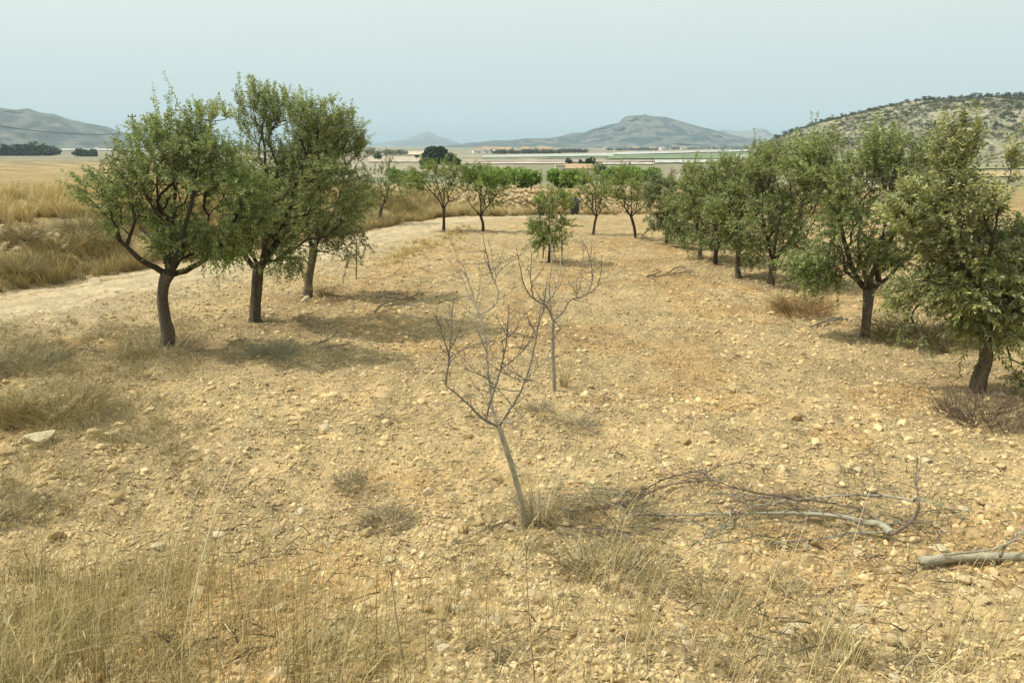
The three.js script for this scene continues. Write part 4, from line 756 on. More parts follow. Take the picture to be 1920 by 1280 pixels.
scatter('dry_stalks', 'thin pale dry stalks with seed heads standing along the bottom edge', [0, 1, 2, 3].map((i) => { const R = rng(776 + i), s = new Soup(); for (let k = 0; k < 5; k++) { const x = (R() - .5) * .16, z = (R() - .5) * .16, L = 0.28 + 0.34 * R(), lx = L * (0.12 + 0.3 * R()), lz = (R() - .5) * 0.1, c = STRAW[k % 4].map((v) => v * 1.15), q = [V(x, -0.02, z), V(x + lx * .2, L * .4, z + lz * .3), V(x + lx * .55, L * .78, z + lz * .7), V(x + lx, L, z + lz)]; s.tube(q, [0.0019, 0.0017, 0.0014, 0.0008], 3, c, 0, 0, false); for (let h = 0; h < 5; h++) { const a = q[2].clone().lerp(q[3], 0.3 + h * 0.16); s.tube([a, a.clone().add(V((R() - .3) * .03, .02, (R() - .5) * .03))], [0.0016, 0.0006], 3, c, 0, 0, false); } } return s.build(); }), M.straw, 270, (R) => {
  const z = -1.0 - 3.2 * R(), x = (R() * 2 - 1) * (0.9 - z * 0.85), [px, py] = project(V(x, ground(x, z), z));
  const dens = smooth(1020, 1240, py) * smooth(-0.3, 0.2, fbm(x * 1.3, z * 1.3, 3, 777) + 0.1) * (0.36 + 0.64 * smooth(1250, 800, px)); return R() < dens ? { x, z, s: 0.7 + 0.6 * R(), turn: (R() - .5) * 1.0 } : null;
});
// straw on the bank and terrace behind the track
scatter('golden_grass', 'tall golden dry grass on the terrace above the track', [0, 1, 2, 3].map((i) => tuft(780 + i, 60, 0.44 + 0.07 * i, 0.22, 0.08, OCHRE.concat(STRAW), 0.0045)), M.straw, 2600, (R) => {
  const d = 13 + 26 * R(), x = -6 - R() * (d * 0.75), z = -d, e = toLine(EDGE, x, z)[0]; if (e < 1.6) return null; const [px, py] = project(V(x, ground(x, z), z)); if (px < -160) return null;
  const dens = smooth(1.6, 3.2, e) * smooth(18, 9, e) * smooth(-0.4, 0.1, fbm(x * 0.5, z * 0.5, 3, 790)); return R() < dens ? { x, z, s: 0.7 + 0.6 * R() } : null;
});
scatter('bank_grass', 'olive and straw coloured grass on the slope just above the track', [0, 1, 2, 3].map((i) => tuft(800 + i, 44, 0.40 + 0.06 * i, 0.2, 0.04, OLIVEDRY.concat(i % 2 ? STRAW : OCHRE), 0.004)), M.straw, 1500, (R) => {
  const t = R(), i = Math.min(EDGE.length - 5, 1 + Math.floor(t * 5)), f = R(), bx = mix(EDGE[i][0], EDGE[i + 1][0], f), bz = mix(EDGE[i][1], EDGE[i + 1][1], f), e0 = R() * 2.6 - 0.3, x = bx - e0 * 0.9, z = bz - e0 * 0.5;
  const e = toLine(EDGE, x, z)[0]; if (e < -0.1 || e > 2.6) return null; const [qx, qy] = project(V(x, ground(x, z), z)); if (qx < 140 && qy > 425 && qy < 492 && R() < 0.86) return null; return R() < smooth(-0.35, 0.2, fbm(x * 0.8, z * 0.8, 3, 810) + (e < 0.8 ? 0.2 : 0)) ? { x, z, s: 0.6 + 0.6 * R() } : null;
});
scatter('back_grass', 'dry buff grass along the bank at the back of the orchard', [0, 1, 2].map((i) => tuft(820 + i, 60, 0.5 + 0.06 * i, 0.24, 0.05, STRAW.concat([[0.42, 0.31, 0.14]]), 0.0055)), M.straw, 2000, (R) => {
  const x = -6 + R() * 26, z = -36.6 - R() * 8, e = toLine(EDGE, x, z)[0]; if (e < -1.0 || e > 5) return null; const heap = x > -1 && x < 7 && e > 0.2 && e < 3.0; if (heap && R() < 0.85) return null;
  return R() < smooth(-0.35, 0.1, fbm(x * 0.4, z * 0.4, 3, 830) + 0.1) ? { x, z, s: (0.7 + 0.6 * R()) * mix(1, 0.8, smooth(-2, 1, x)) } : null;
});
scatter('track_grass', 'patch of straw grass on the crown of the track', [0, 1].map((i) => tuft(840 + i, 26, 0.22, 0.2, 0.1, OCHRE.concat(STRAW), 0.004)), M.straw, 170, (R) => {
  const px = 720 + R() * 160, py = mix(490, 432, (px - 720) / 160) + (R() + R() - 1) * 20, p = onGround(px, py); return { x: p.x, z: p.z, s: 0.6 + 0.6 * R() };
});
// single weeds and tufts that stand out
function clump(kind, label, px, py, wpx, hpx, o) {
  const p = onGround(px, py), S = pxSize(p), g = mesh(kind === 'tuft' ? tuft(o.seed, o.n ?? 120, hpx * S, wpx * S * 0.4, o.lean ?? 0.05, o.cols, o.wid ?? 0.0022) : weed(o.seed, o.n ?? 260, wpx * S / 2, hpx * S, o.cols, o.wid ?? 0.0022), M.straw);
  g.position.set(p.x, ground(p.x, p.z), p.z); return add(g, o.name ?? (kind === 'tuft' ? 'grass_tuft' : 'dry_weed'), label, o.cat ?? (kind === 'tuft' ? 'grass tuft' : 'weed'));
}
const BRUSH = [[0.16, 0.11, 0.07], [0.22, 0.16, 0.10], [0.12, 0.085, 0.055], [0.28, 0.21, 0.13]];
clump('tuft', 'straw tuft growing round the foot of the front bare sapling', 1012, 988, 170, 150, { seed: 851, n: 330, cols: STRAW.concat(GREYS, GREYS), lean: 0.1, wid: 0.002 });
clump('tuft', 'short straw tuft at the foot of the rear bare sapling', 1058, 728, 50, 62, { seed: 852, n: 90, cols: STRAW });
clump('weed', 'brown rounded dry bush beneath the second nearest olive, left of its trunk', 1500, 588, 120, 62, { seed: 853, n: 620, cols: [[0.30, 0.19, 0.08], [0.22, 0.14, 0.06], [0.36, 0.25, 0.11]], wid: 0.004, name: 'dry_bush', cat: 'bush' });
clump('weed', 'dark tangle of dead twigs under the nearest olive trunk', 1850, 790, 200, 60, { seed: 854, n: 420, cols: BRUSH, wid: 0.004, name: 'dead_twigs', cat: 'twigs' });
clump('weed', 'grey matted weed left of the front bare sapling', 725, 985, 120, 30, { seed: 855, n: 420, cols: GREYS });
clump('weed', 'wide grey-green matted weed below the fallen branch', 1150, 1085, 230, 52, { seed: 856, n: 560, cols: GREYS.concat(OLIVEDRY) });
clump('weed', 'dry weed right of the wide matted one', 1330, 1125, 130, 40, { seed: 857, n: 260, cols: OLIVEDRY.concat(GREYS) });
clump('weed', 'grey weed spread under the twigs at the sapling foot', 1140, 965, 190, 34, { seed: 858, n: 380, cols: GREYS });
clump('weed', 'low grey-green weed in front of the V-forked tree', 510, 668, 110, 26, { seed: 859, n: 420, cols: [[0.25, 0.25, 0.17], [0.33, 0.32, 0.22], [0.18, 0.18, 0.12]] });
clump('weed', 'grey weed tuft alone above the left straw', 655, 915, 70, 46, { seed: 860, n: 260, cols: GREYS });
clump('weed', 'flat grey weed right of the rear bare sapling', 1090, 805, 70, 20, { seed: 861, n: 240, cols: GREYS });
clump('weed', 'dry weed among the stones behind the front bare sapling', 1010, 775, 60, 24, { seed: 862, n: 220, cols: GREYS });
clump('weed', 'dead weed right of the fallen branch butt', 1560, 1225, 150, 30, { seed: 863, n: 300, cols: OLIVEDRY });
clump('weed', 'wiry pale weed standing below the fallen branch tips', 1470, 1110, 80, 70, { seed: 864, n: 260, cols: STRAW.concat(GREYS) });
clump('tuft', 'dark olive tuft at the left edge beside the rusty boulder', 20, 800, 120, 110, { seed: 865, n: 260, cols: OLIVEDRY, lean: 0.25 });
clump('weed', 'dense dark weed overhanging the big boulder', 110, 790, 200, 60, { seed: 866, n: 700, cols: OLIVEDRY });
clump('weed', 'pale grey-green weed near the left edge above the boulders', 45, 690, 170, 50, { seed: 867, n: 700, cols: [[0.28, 0.27, 0.16], [0.36, 0.33, 0.2], [0.2, 0.19, 0.11]] });
clump('tuft', 'dry grass round the straight grey trunk', 610, 556, 100, 40, { seed: 868, n: 150, cols: OCHRE.concat(OLIVEDRY), wid: 0.004 });
clump('weed', 'dry weeds around the foot of the leaning trunk', 300, 668, 150, 34, { seed: 869, n: 520, cols: OLIVEDRY.concat(GREYS) });
clump('weed', 'dark low weeds under the second nearest olive, right of its trunk', 1740, 640, 220, 40, { seed: 870, n: 700, cols: [[0.12, 0.13, 0.045], [0.18, 0.17, 0.06], [0.22, 0.17, 0.08]], wid: 0.004 });
[[40, 452, 90, 34, 'grey-green scrub on the stony bank at the left frame edge'], [105, 470, 110, 30, 'dark low scrub between the bank stones and the track'], [165, 440, 110, 60, 'grey dead bush below the golden grass on the bank'], [205, 470, 90, 60, 'wiry grey bush at the bank foot, left of the long bare limb'], [30, 520, 100, 40, 'olive-grey scrub beside the track at the left frame edge']].forEach(([x, y, w, h, label], i) => clump('weed', label, x, y, w, h, { seed: 880 + i, n: 520, cols: i % 2 ? OLIVEDRY : GREYS.concat(OLIVEDRY), wid: 0.0045, name: 'scrub_bush', cat: 'bush' }));
// tall single stalks crossing the picture
function stalk(label, pts, r, col, i) { // pixel path at growing distance, first point on the ground
  const p0 = onGround(...pts[0]), s = new Soup(), P = pts.map(([x, y, dz], k) => k ? atDepth(x, y, p0.z + dz) : V(p0.x, ground(p0.x, p0.z) - 0.02, p0.z)), cv = new THREE.CatmullRomCurve3(P), n = 18;
  s.tube(cv.getPoints(n), Array.from({ length: n + 1 }, (_, k) => r * (1 - 0.6 * k / n)), 5, col);
  const q = P.at(-1), R = rng(i); for (let k = 0; k < 9; k++) { const a = cv.getPoint(0.84 + 0.016 * k); s.tube([a, a.clone().add(V((R() - .5) * .05, 0.03 + R() * 0.03, (R() - .5) * .05))], [r * .5, r * .2], 3, col); }
  add(mesh(s.build(p0), M.straw), 'grass_stalk', label, 'grass stalk').position.copy(p0);
}
const SC = [0.58, 0.50, 0.30], SB = [0.26, 0.20, 0.12];
stalk('longest pale stalk rising from the bottom edge at left', [[352, 1290, 0], [362, 1130, -.05], [388, 1010, -.15], [432, 880, -.3], [490, 760, -.5]], 0.0042, SC, 1);
stalk('pale stalk curving up left of the longest one', [[296, 1190, 0], [312, 1110, -.05], [330, 1020, -.1], [360, 940, -.2], [402, 860, -.3]], 0.0036, SC, 2);
stalk('dark thin stalk standing at bottom centre with bare side twigs', [[765, 1288, 0], [750, 1200, -.02], [738, 1120, -.05], [732, 1070, -.1]], 0.0038, SB, 3);
stalk('dark thin stalk right of centre at the bottom edge', [[1004, 1275, 0], [994, 1180, -.02], [988, 1090, -.05], [986, 1020, -.1]], 0.0032, SB, 4);
stalk('pale stalk crossing the fallen branch', [[1590, 1050, 0], [1610, 985, -.05], [1630, 925, -.1], [1650, 885, -.15]], 0.004, SC, 5);
stalk('short pale stalk left of the one crossing the branch', [[1478, 1062, 0], [1500, 1010, -.05], [1518, 955, -.1]], 0.0032, SC, 6);
stalk('broad pale stalk at the lower right, beneath the fallen branch', [[1535, 1255, 0], [1548, 1180, -.05], [1566, 1110, -.1], [1600, 1060, -.2]], 0.0042, [0.45, 0.37, 0.2], 7);

// ───────────────────────── bare saplings ─────────────────────────
function sapling(o) {
  const base = onGround(...o.at), S = pxSize(base), R = rng(o.seed), g = thing('bare_sapling', o.label, 'sapling', base), P = (x, y, dz = 0) => atDepth(x, y, base.z + dz);
  const trunk = new Soup(), tp = o.trunk.map(([x, y, w, dz]) => P(x, y, dz ?? 0)); tp[0].y = ground(base.x, base.z) - 0.04;
  const cv = new THREE.CatmullRomCurve3(tp), n = 26; trunk.tube(cv.getPoints(n), Array.from({ length: n + 1 }, (_, k) => mix(o.trunk[0][2], o.trunk.at(-1)[2], k / n) * S / 2 * 0.6), 9, (k, s) => { const q = 0.6 + 0.5 * hash3(k >> 1, s, 3) + 0.4 * hash3(k, s >> 1, 4); return o.tcol.map((v) => v * q); }, 0.10, 3);
  part(g, 'trunk', trunk.build(base), M.twig);
  for (const b of o.branches) {
    const s = new Soup(), c = new THREE.CatmullRomCurve3(b.map(([x, y, dz]) => P(x, y, dz ?? 0))), m = Math.max(6, Math.ceil(c.getLength() / 0.05)), pts = c.getPoints(m), w0 = b.w * S / 2 * 0.46;
    const col = b.col ?? o.bcol; const rad = (t) => w0 * (1 - 0.72 * t) + 0.0008;
    s.tube(pts.map((p) => p.clone().add(V((R() - .5), (R() - .5), (R() - .5)).multiplyScalar(0.006))), pts.map((_, k) => rad(k / m)), 6, col);
    const twigs = Math.round(c.getLength() * (o.twigs ?? 13));
    for (let k = 0; k < twigs; k++) {
      const t = 0.12 + 0.88 * R(), p = c.getPoint(t), tan = c.getTangent(t), d = V(R() - .5, (R() - .35), R() - .5).normalize().addScaledVector(tan, 0.35).normalize(), long = R() < 0.34, L = long ? 0.16 + 0.22 * R() : 0.025 + 0.07 * R();
      const q = [p]; for (let j = 1; j <= 4; j++) { q.push(q[j - 1].clone().addScaledVector(d, L / 4)); d.add(V((R() - .5) * .5, 0.12 * (long ? 1 : 0) + (R() - .5) * .3, (R() - .5) * .5)).normalize(); }
      const r0 = Math.min(rad(t) * 0.75, long ? 0.0042 : 0.0036); s.tube(q, [r0, r0 * .85, r0 * .7, r0 * .55, r0 * .3], 4, col);
      if (long) for (let j = 0; j < 4; j++) { const a = q[1 + Math.floor(R() * 3)], e = a.clone().add(V(R() - .5, R() - .3, R() - .5).normalize().multiplyScalar(0.03 + 0.05 * R())); s.tube([a, e], [r0 * .6, r0 * .25], 3, col); }
    }
    part(g, 'branch', s.build(base), M.twig);
  }
}
const B = (w, pts, col) => Object.assign(pts, { w, col });
const DK = [0.19, 0.165, 0.135], GY = [0.37, 0.335, 0.26];
sapling({ seed: 901, at: [985, 992], label: 'leafless grey sapling in the middle of the foreground, leaning left and branching low', tcol: [0.34, 0.31, 0.23], bcol: DK, twigs: 26,
  trunk: [[984, 994, 21], [975, 930, 19], [955, 860, 17], [935, 798, 16]],
  branches: [B(11, [[935, 800], [905, 785, .03], [880, 760, .06], [855, 738, .1], [835, 722, .14]], DK), B(8, [[835, 722, .14], [840, 690, .14], [843, 650, .13], [847, 600, .1], [850, 556, .08]], DK), B(5, [[843, 670, .13], [833, 640, .2], [822, 605, .25], [812, 586, .28]], DK), B(5, [[846, 668, .12], [868, 655, .05], [895, 645, 0], [925, 640, -.06]], DK),
    B(9, [[910, 788, .02], [922, 745, 0], [938, 695, -.05], [948, 650, -.08], [952, 610, -.1], [954, 570, -.12]], DK),
    B(12, [[932, 800, 0], [925, 770, -.05], [917, 720, -.1], [912, 660, -.15], [905, 610, -.2], [895, 580, -.25], [882, 540, -.3], [868, 496, -.35]], GY), B(7, [[900, 590, -.22], [925, 575, -.25], [935, 550, -.28], [928, 525, -.3], [945, 500, -.3], [985, 470, -.35], [1000, 440, -.4]], GY), B(6, [[925, 525, -.3], [915, 490, -.35], [905, 440, -.4]], DK), B(6, [[895, 580, -.25], [880, 555, -.3], [866, 520, -.35], [850, 498, -.4]], GY),
    B(10, [[938, 796, 0], [955, 770, -.1], [975, 735, -.2], [990, 700, -.3], [1002, 650, -.4], [1012, 600, -.45], [1030, 560, -.5]], DK), B(6, [[985, 712, -.25], [1005, 692, -.3], [1020, 680, -.3], [1040, 665, -.35]], GY), B(5, [[1000, 712, -.25], [980, 712, 0.05], [955, 705, .1], [935, 680, .15]], DK), B(6, [[938, 790, 0], [965, 790, .1], [985, 775, .2], [1000, 760, .3]], GY), B(5, [[925, 720, -.1], [900, 702, 0.1], [870, 690, .15]], DK), B(5, [[940, 690, -.05], [970, 668, -.2], [995, 640, -.2], [1010, 610, -.2]], DK), B(5, [[940, 640, -.05], [965, 620, .1], [975, 600, .1], [990, 585, .1]], DK), B(5, [[912, 660, -.15], [890, 610, 0], [868, 590, .05]], GY)] });
sapling({ seed: 902, at: [1040, 732], label: 'second leafless sapling just behind the front one, with a thin upright stem', tcol: [0.30, 0.265, 0.195], bcol: DK, twigs: 22,
  trunk: [[1040, 734, 13], [1038, 690, 11], [1036, 640, 10], [1037, 602, 11]],
  branches: [B(7, [[1037, 602], [1025, 575, .1], [1000, 560, .2], [985, 540, .3], [975, 500, .4], [968, 465, .4]], DK), B(7, [[1037, 602], [1055, 585, -.1], [1070, 562, -.2], [1095, 555, -.3], [1110, 530, -.4], [1105, 480, -.5], [1092, 450, -.5]], DK), B(7, [[1037, 602], [1032, 570, .2], [1030, 530, .3], [1035, 490, .3], [1030, 440, .3]], GY), B(6, [[1032, 560, .1], [1045, 530, 0], [1052, 490, -.1], [1052, 450, -.1]], GY), B(5, [[1100, 552, -.3], [1118, 540, -.3], [1127, 510, -.3], [1128, 478, -.3]], DK), B(5, [[1000, 560, .2], [995, 520, .3], [998, 470, .4]], DK), B(5, [[1040, 600, 0], [1050, 620, .2], [1028, 640, .3]], DK), B(5, [[1080, 560, -.2], [1090, 520, -.1], [1095, 470, -.1]], GY)] });
// leafy young almond with stakes
{
  const o = { name: 'young_almond', seed: 903, base: onGround(1030, 492), label: 'bushy young almond with several thin stems, straight behind the bare saplings', category: 'tree',
    trunk: [[1029, 493, 9], [1030, 475, 8], [1031, 460, 8]], limbs: [[[1018, 440, .1], [1012, 400, .1]], [[1040, 440, -.1], [1052, 405, -.1]], [[1030, 430, .2], [1030, 385, .2]]],
    hole: -0.6, blobs: [[1031, 405, 38, 38, 1], [1031, 424, 40, 34, 1.2], [1031, 440, 32, 24, .8], [1032, 390, 42, 28, 2], [1010, 425, 22, 40, .8], [1056, 422, 20, 40, .8]], points: 260, leaves: 6500, leafLen: 0.065, palette: ALMOND, bark: [0.2, 0.16, 0.11], lift: 0.7, slim: 0.6 };
  growTree(o);
  [[1018, 485, 432, 'thin grey stake left of the young almond stem'], [1054, 492, 420, 'thin dark stake right of the young almond stem'], [667, 524, 448, 'thin grey stake in the grass right of the straight grey trunk']].forEach(([x, b, t, label], i) => { const p = onGround(x, b), S = pxSize(p), s = new Soup(), top = atDepth(x + (i === 1 ? -2 : 1), t, p.z); s.tube([p.clone().setY(p.y - .05), p.clone().lerp(top, .5).add(V(.01, 0, 0)), top], [2.2 * S / 1, 2 * S, 1.6 * S].map((v) => v * 0.5), 7, i === 1 ? [0.13, 0.11, 0.09] : [0.27, 0.25, 0.2], 0.1, i); const m = mesh(s.build(p), M.bark); m.position.copy(p); add(m, 'stake', label, 'stake'); });
}

// ───────────────────────── pruned branches on the ground ─────────────────────────
function fallen(name, label, cat, paths, o = {}) { // paths of [px, py, height above ground, width px]
  const base = onGround(paths[0][0][0], paths[0][0][1]), g = thing(name, label, cat, base), R = rng(o.seed ?? 5), twigs = new Soup();
  for (const path of paths) {
    const pts = path.map(([x, y, h = 0.03]) => { const p = onGround(x, y); return V(p.x, ground(p.x, p.z) + h, p.z); });
    // a raised point is seen higher in the picture: pull it nearer so that it still lies on its pixel's sight line
    pts.forEach((p, k) => { const h = path[k][2] ?? 0.03; const d = ray(path[k][0], path[k][1]); const t = (p.y - EYE) / d.y; if (h > 0.04 && t > 0) p.set(d.x * t, p.y, d.z * t); });
    const cv = new THREE.CatmullRomCurve3(pts), n = Math.max(8, Math.ceil(cv.getLength() / 0.06)), P = cv.getPoints(n), S = pxSize(base), w0 = path[0][3] * S / 2 * (o.thick ?? 0.62), w1 = (path.at(-1)[3] ?? 2) * S / 2 * 0.62, s = new Soup(), col = path.col ?? o.col;
    s.tube(P.map((p) => p.clone().add(V((R() - .5) * .008, (R() - .5) * .008, (R() - .5) * .008))), P.map((_, k) => mix(w0, w1, Math.pow(k / n, 0.8))), w0 > 0.012 ? 10 : 6, (k, q) => { const z = 0.82 + 0.36 * hash3(k, q, 5); return col.map((v) => v * z); }, w0 > 0.012 ? 0.08 : 0, 3);
    part(g, 'branch', s.build(base), M.twig);
    const nt = Math.round(cv.getLength() * (o.twigs ?? 16));
    for (let k = 0; k < nt; k++) { const t = (o.from ?? 0.1) + (1 - (o.from ?? 0.1)) * R(), a = cv.getPoint(t), d = cv.getTangent(t).add(V(R() - .5, R() - .42, R() - .5).multiplyScalar(1.5)).normalize(), L = 0.06 + 0.28 * R() * R(), q = [a]; for (let j = 1; j <= 3; j++) { const e = q[j - 1].clone().addScaledVector(d, L / 3); e.y = Math.max(e.y, land(e.x, e.z) + 0.01); q.push(e); d.add(V(R() - .5, R() - .55, R() - .5).multiplyScalar(.5)).normalize(); } const r = Math.max(0.0016, 0.0040 * (0.5 + R() * .6)); twigs.tube(q, [r, r * .8, r * .6, r * .35], 4, (R() < .5 ? col : o.col2 ?? col).map((v) => v * (0.7 + 0.6 * R()))); }
  }
  if (o.whips) for (let k = 0, [n, x0, x1, y0, y1] = o.whips; k < n; k++) { // long thin shoots lying through one another
    const px = mix(x0, x1, R()), py = mix(y0, y1, 0.5 + (R() + R() - 1) * 0.5), a = onGround(px, py), an = Math.PI + (R() - .5) * (R() < .3 ? 4 : 1.6), L = 0.35 + 0.8 * R(), hgt = 0.02 + 0.16 * R() * R(), q = [];
    for (let j = 0; j <= 5; j++) { const t = j / 5, x = a.x + Math.cos(an) * L * t, z = a.z + Math.sin(an) * L * t * 0.8 + 0.06 * Math.sin(t * 3 + k); q.push(V(x + (R() - .5) * .05, land(x, z) + 0.02 + hgt * Math.sin(Math.PI * (0.15 + 0.8 * t)) + 0.02 * R(), z + (R() - .5) * .07)); }
    const r0 = 0.0024 + 0.003 * R(); twigs.tube(q, [1, .9, .8, .65, .5, .35].map((v) => v * r0), 4, (R() < .55 ? o.col : o.col2).map((v) => v * (0.7 + 0.6 * R())));
  }
  if (twigs.size) part(g, 'twigs', twigs.build(base), M.twig, 'stuff');
  return g;
}
const GREYWOOD = [0.33, 0.31, 0.235], DKW = [0.17, 0.13, 0.10], C = (col, p) => Object.assign(p, { col });
fallen('fallen_branch', 'big pruned grey branch with long whippy shoots lying across the lower right soil', 'branch', [
  C(GREYWOOD, [[1672, 1000, .10, 26], [1655, 985, .12, 18], [1620, 978, .12, 13], [1575, 968, .1, 10], [1480, 962, .08, 7], [1380, 962, .06, 5], [1260, 966, .05, 4], [1180, 972, .03, 3]]),
  C(DKW, [[1672, 1002, .10, 11], [1700, 985, .16, 9], [1722, 955, .22, 8], [1722, 930, .26, 7], [1718, 900, .3, 5], [1722, 858, .34, 3]]),
  C(GREYWOOD, [[1716, 940, .24, 9], [1690, 934, .22, 8], [1640, 928, .2, 8], [1570, 929, .17, 7], [1500, 936, .14, 6], [1430, 946, .1, 5], [1380, 960, .08, 4]]),
  C([0.20, 0.16, 0.12], [[1660, 985, .12, 9], [1620, 958, .12, 8], [1570, 945, .12, 7], [1510, 936, .13, 6], [1440, 932, .13, 5], [1390, 940, .1, 4]]),
  C(DKW, [[1510, 936, .13, 6], [1400, 920, .14, 5], [1340, 900, .12, 5], [1310, 885, .12, 4], [1240, 900, .1, 4], [1170, 945, .06, 4], [1060, 968, .04, 3]]),
  C(DKW, [[1340, 900, .12, 5], [1260, 908, .08, 5], [1200, 932, .06, 4], [1120, 962, .04, 3]]),
  C(DKW, [[1320, 890, .12, 4], [1345, 876, .14, 3], [1390, 868, .12, 2.5], [1440, 880, .1, 2]]),
  C(GREYWOOD, [[1660, 998, .08, 8], [1600, 1000, .06, 6], [1540, 1010, .05, 5], [1460, 1022, .04, 4], [1400, 1040, .03, 3]]),
  C(GREYWOOD, [[1370, 955, .1, 7], [1366, 985, .06, 6], [1340, 1005, .04, 5], [1310, 1025, .03, 4]]),
  C(GREYWOOD, [[1660, 980, .06, 6], [1700, 982, .05, 6], [1745, 985, .04, 4], [1765, 1010, .03, 3]])], { seed: 921, col: GREYWOOD, col2: DKW, twigs: 40, whips: [85, 1000, 1740, 880, 1050] });
fallen('fallen_log', 'thick smooth grey-green log entering at the right edge with bare offshoots', 'log', [
  C([0.36, 0.335, 0.245], [[1728, 1052, .05, 26], [1790, 1046, .055, 27], [1860, 1044, .06, 27], [1940, 1044, .06, 28], [2040, 1042, .06, 27]]),
  C([0.30, 0.285, 0.21], [[1770, 1040, .1, 9], [1830, 1034, .13, 8], [1880, 1024, .18, 8], [1910, 1005, .25, 7], [1950, 960, .4, 5]]),
  C(DKW, [[1876, 1044, .1, 9], [1890, 1020, .18, 8], [1925, 990, .28, 6], [1960, 950, .4, 4]]),
  C([0.28, 0.24, 0.17], [[1740, 1056, .04, 6], [1720, 1070, .03, 5], [1690, 1080, .02, 3]])], { seed: 922, col: [0.3, 0.28, 0.2], col2: DKW, twigs: 9, from: 0.35, thick: 0.66 });
fallen('brush_pile', 'dark heap of cut twigs at the end of the left trees\' shade', 'brush pile', [C(DKW, [[702, 585, .05, 7], [715, 572, .12, 5], [735, 564, .16, 4], [775, 558, .1, 3]]), C(DKW, [[720, 580, .04, 4], [750, 570, .1, 4], [785, 575, .08, 2.5]]), C(DKW, [[712, 545, .22, 4], [722, 556, .16, 4], [760, 560, .1, 3], [790, 548, .12, 2]]), C(DKW, [[700, 560, .1, 3], [740, 550, .15, 3], [780, 562, .08, 2]])], { seed: 923, col: DKW, col2: [0.22, 0.17, 0.12], twigs: 34 });
fallen('brush_pile', 'small grey brush heap in front of the V-forked tree', 'brush pile', [C([0.2, 0.17, 0.13], [[596, 650, .04, 4], [615, 636, .12, 3], [632, 622, .16, 2]]), C([0.2, 0.17, 0.13], [[600, 655, .03, 4], [630, 648, .08, 3], [655, 645, .04, 2]])], { seed: 924, col: [0.2, 0.17, 0.13], col2: DKW, twigs: 44 });
fallen('brush_pile', 'low dark twigs lying left of the right-hand row, near its far end', 'brush pile', [C(DKW, [[1212, 518, .08, 5], [1225, 515, .1, 4], [1240, 508, .14, 3]]), C(DKW, [[1225, 520, .04, 4], [1262, 514, .08, 3], [1298, 506, .08, 2]]), C(DKW, [[1250, 512, .08, 3], [1275, 500, .12, 2], [1295, 512, .06, 2]])], { seed: 925, col: DKW, col2: [0.25, 0.2, 0.14], twigs: 30 });
fallen('fallen_branch', 'grey pruned branches in the shade left of the cup-limbed olive trunk', 'branch', [C([0.24, 0.22, 0.18], [[1520, 612, .05, 6], [1550, 602, .07, 5], [1590, 598, .05, 4]]), C([0.24, 0.22, 0.18], [[1535, 606, .06, 5], [1570, 596, .06, 4], [1610, 605, .05, 3]])], { seed: 926, col: [0.24, 0.22, 0.18], col2: DKW, twigs: 14 });
fallen('fallen_stick', 'short black stick on the soil under the longest pale stalk', 'stick', [C([0.08, 0.06, 0.05], [[446, 1012, .03, 7], [420, 1010, .035, 8], [398, 1005, .03, 6], [372, 995, .02, 3]])], { seed: 927, col: [0.08, 0.06, 0.05], twigs: 6 });
fallen('fallen_stick', 'thin straight stick lying from the front sapling foot towards the lower left', 'stick', [C([0.22, 0.18, 0.13], [[960, 975, .03, 5], [900, 1000, .03, 5], [850, 1022, .03, 4], [800, 1045, .02, 3]])], { seed: 928, col: [0.22, 0.18, 0.13], twigs: 6 });
fallen('brush_pile', 'sparse bare twigs in front of the nearest olive trunk', 'brush pile', [C(DKW, [[1760, 770, .05, 5], [1790, 755, .12, 4], [1815, 745, .2, 3]]), C(DKW, [[1770, 775, .04, 5], [1810, 775, .08, 4], [1860, 790, .06, 3]]), C(DKW, [[1800, 785, .05, 5], [1850, 775, .12, 4], [1900, 770, .15, 3]]), C(DKW, [[1780, 778, .05, 4], [1785, 750, .2, 3], [1778, 728, .3, 2]])], { seed: 929, col: DKW, col2: [0.2, 0.15, 0.1], twigs: 26 });
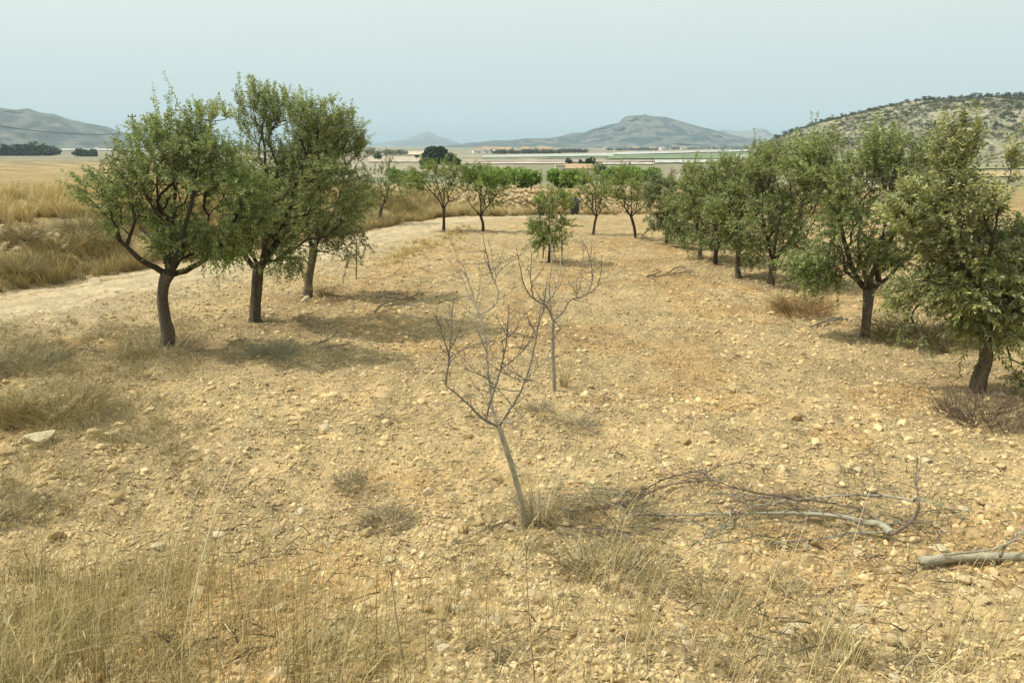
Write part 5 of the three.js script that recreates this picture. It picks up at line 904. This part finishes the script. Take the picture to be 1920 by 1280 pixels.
fallen('fallen_twig', 'thin dark twigs standing up from the soil left of the leaning trunk', 'twig', [C([0.15, 0.12, 0.09], [[190, 672, .04, 4], [172, 650, .12, 3], [160, 640, .16, 2]]), C([0.15, 0.12, 0.09], [[200, 668, .04, 4], [180, 658, .08, 3], [150, 655, .06, 2]])], { seed: 930, col: [0.15, 0.12, 0.09], twigs: 20 });

// ───────────────────────── dark sacks at the back ─────────────────────────
{
  const plastic = std({ color: rgb(0.018, 0.022, 0.030), roughness: 0.32 });
  [[1077, 403, 17, 36, 'full dark blue plastic sack standing right of the young almond'], [1015, 404, 15, 44, 'dark sack half hidden behind the left of the young almond']].forEach(([x, y, w, h, label], i) => {
    const p = onGround(x, y), S = pxSize(p), W2 = w * S / 2, H = h * S, g = thing('plastic_sack', label, 'sack', p), body = new THREE.SphereGeometry(1, 36, 28), a = body.attributes.position;
    for (let k = 0; k < a.count; k++) { const X = a.getX(k), Y = a.getY(k), Z = a.getZ(k), f = (Y + 1) / 2, r = 1 + 0.16 * noise3(X * 2.4, Y * 2.4, Z * 2.4, 50 + i) + 0.14 * Math.abs(noise3(X * 6, Y * 3.4, Z * 6, 60 + i)), sq = Math.pow(Math.hypot(X, Z), -0.45), tp = mix(0.95, 0.8, f) * Math.min(sq, 3); a.setXYZ(k, (X * r * tp + 0.25 * f * noise3(Y * 1.5, 1, 2, 70 + i)) * W2, f * H * 0.94 * (1 + 0.08 * noise3(X * 3, 2, Z * 3, 80 + i)) - 0.02, Z * r * W2 * tp); }
    body.computeVertexNormals(); part(g, 'body', body, plastic);
    const neck = new THREE.CylinderGeometry(W2 * 0.3, W2 * 0.22, H * 0.1, 14, 4, true), b = neck.attributes.position; for (let k = 0; k < b.count; k++) { const q = 1 + 0.3 * Math.sin(Math.atan2(b.getZ(k), b.getX(k)) * 5); b.setX(k, b.getX(k) * q); b.setZ(k, b.getZ(k) * q); } neck.translate(W2 * 0.1, H * 0.93, 0); neck.computeVertexNormals(); part(g, 'neck', neck, std({ color: rgb(0.02, 0.024, 0.032), roughness: 0.35, side: THREE.DoubleSide }));
  });
}

renderer.render(scene, camera);
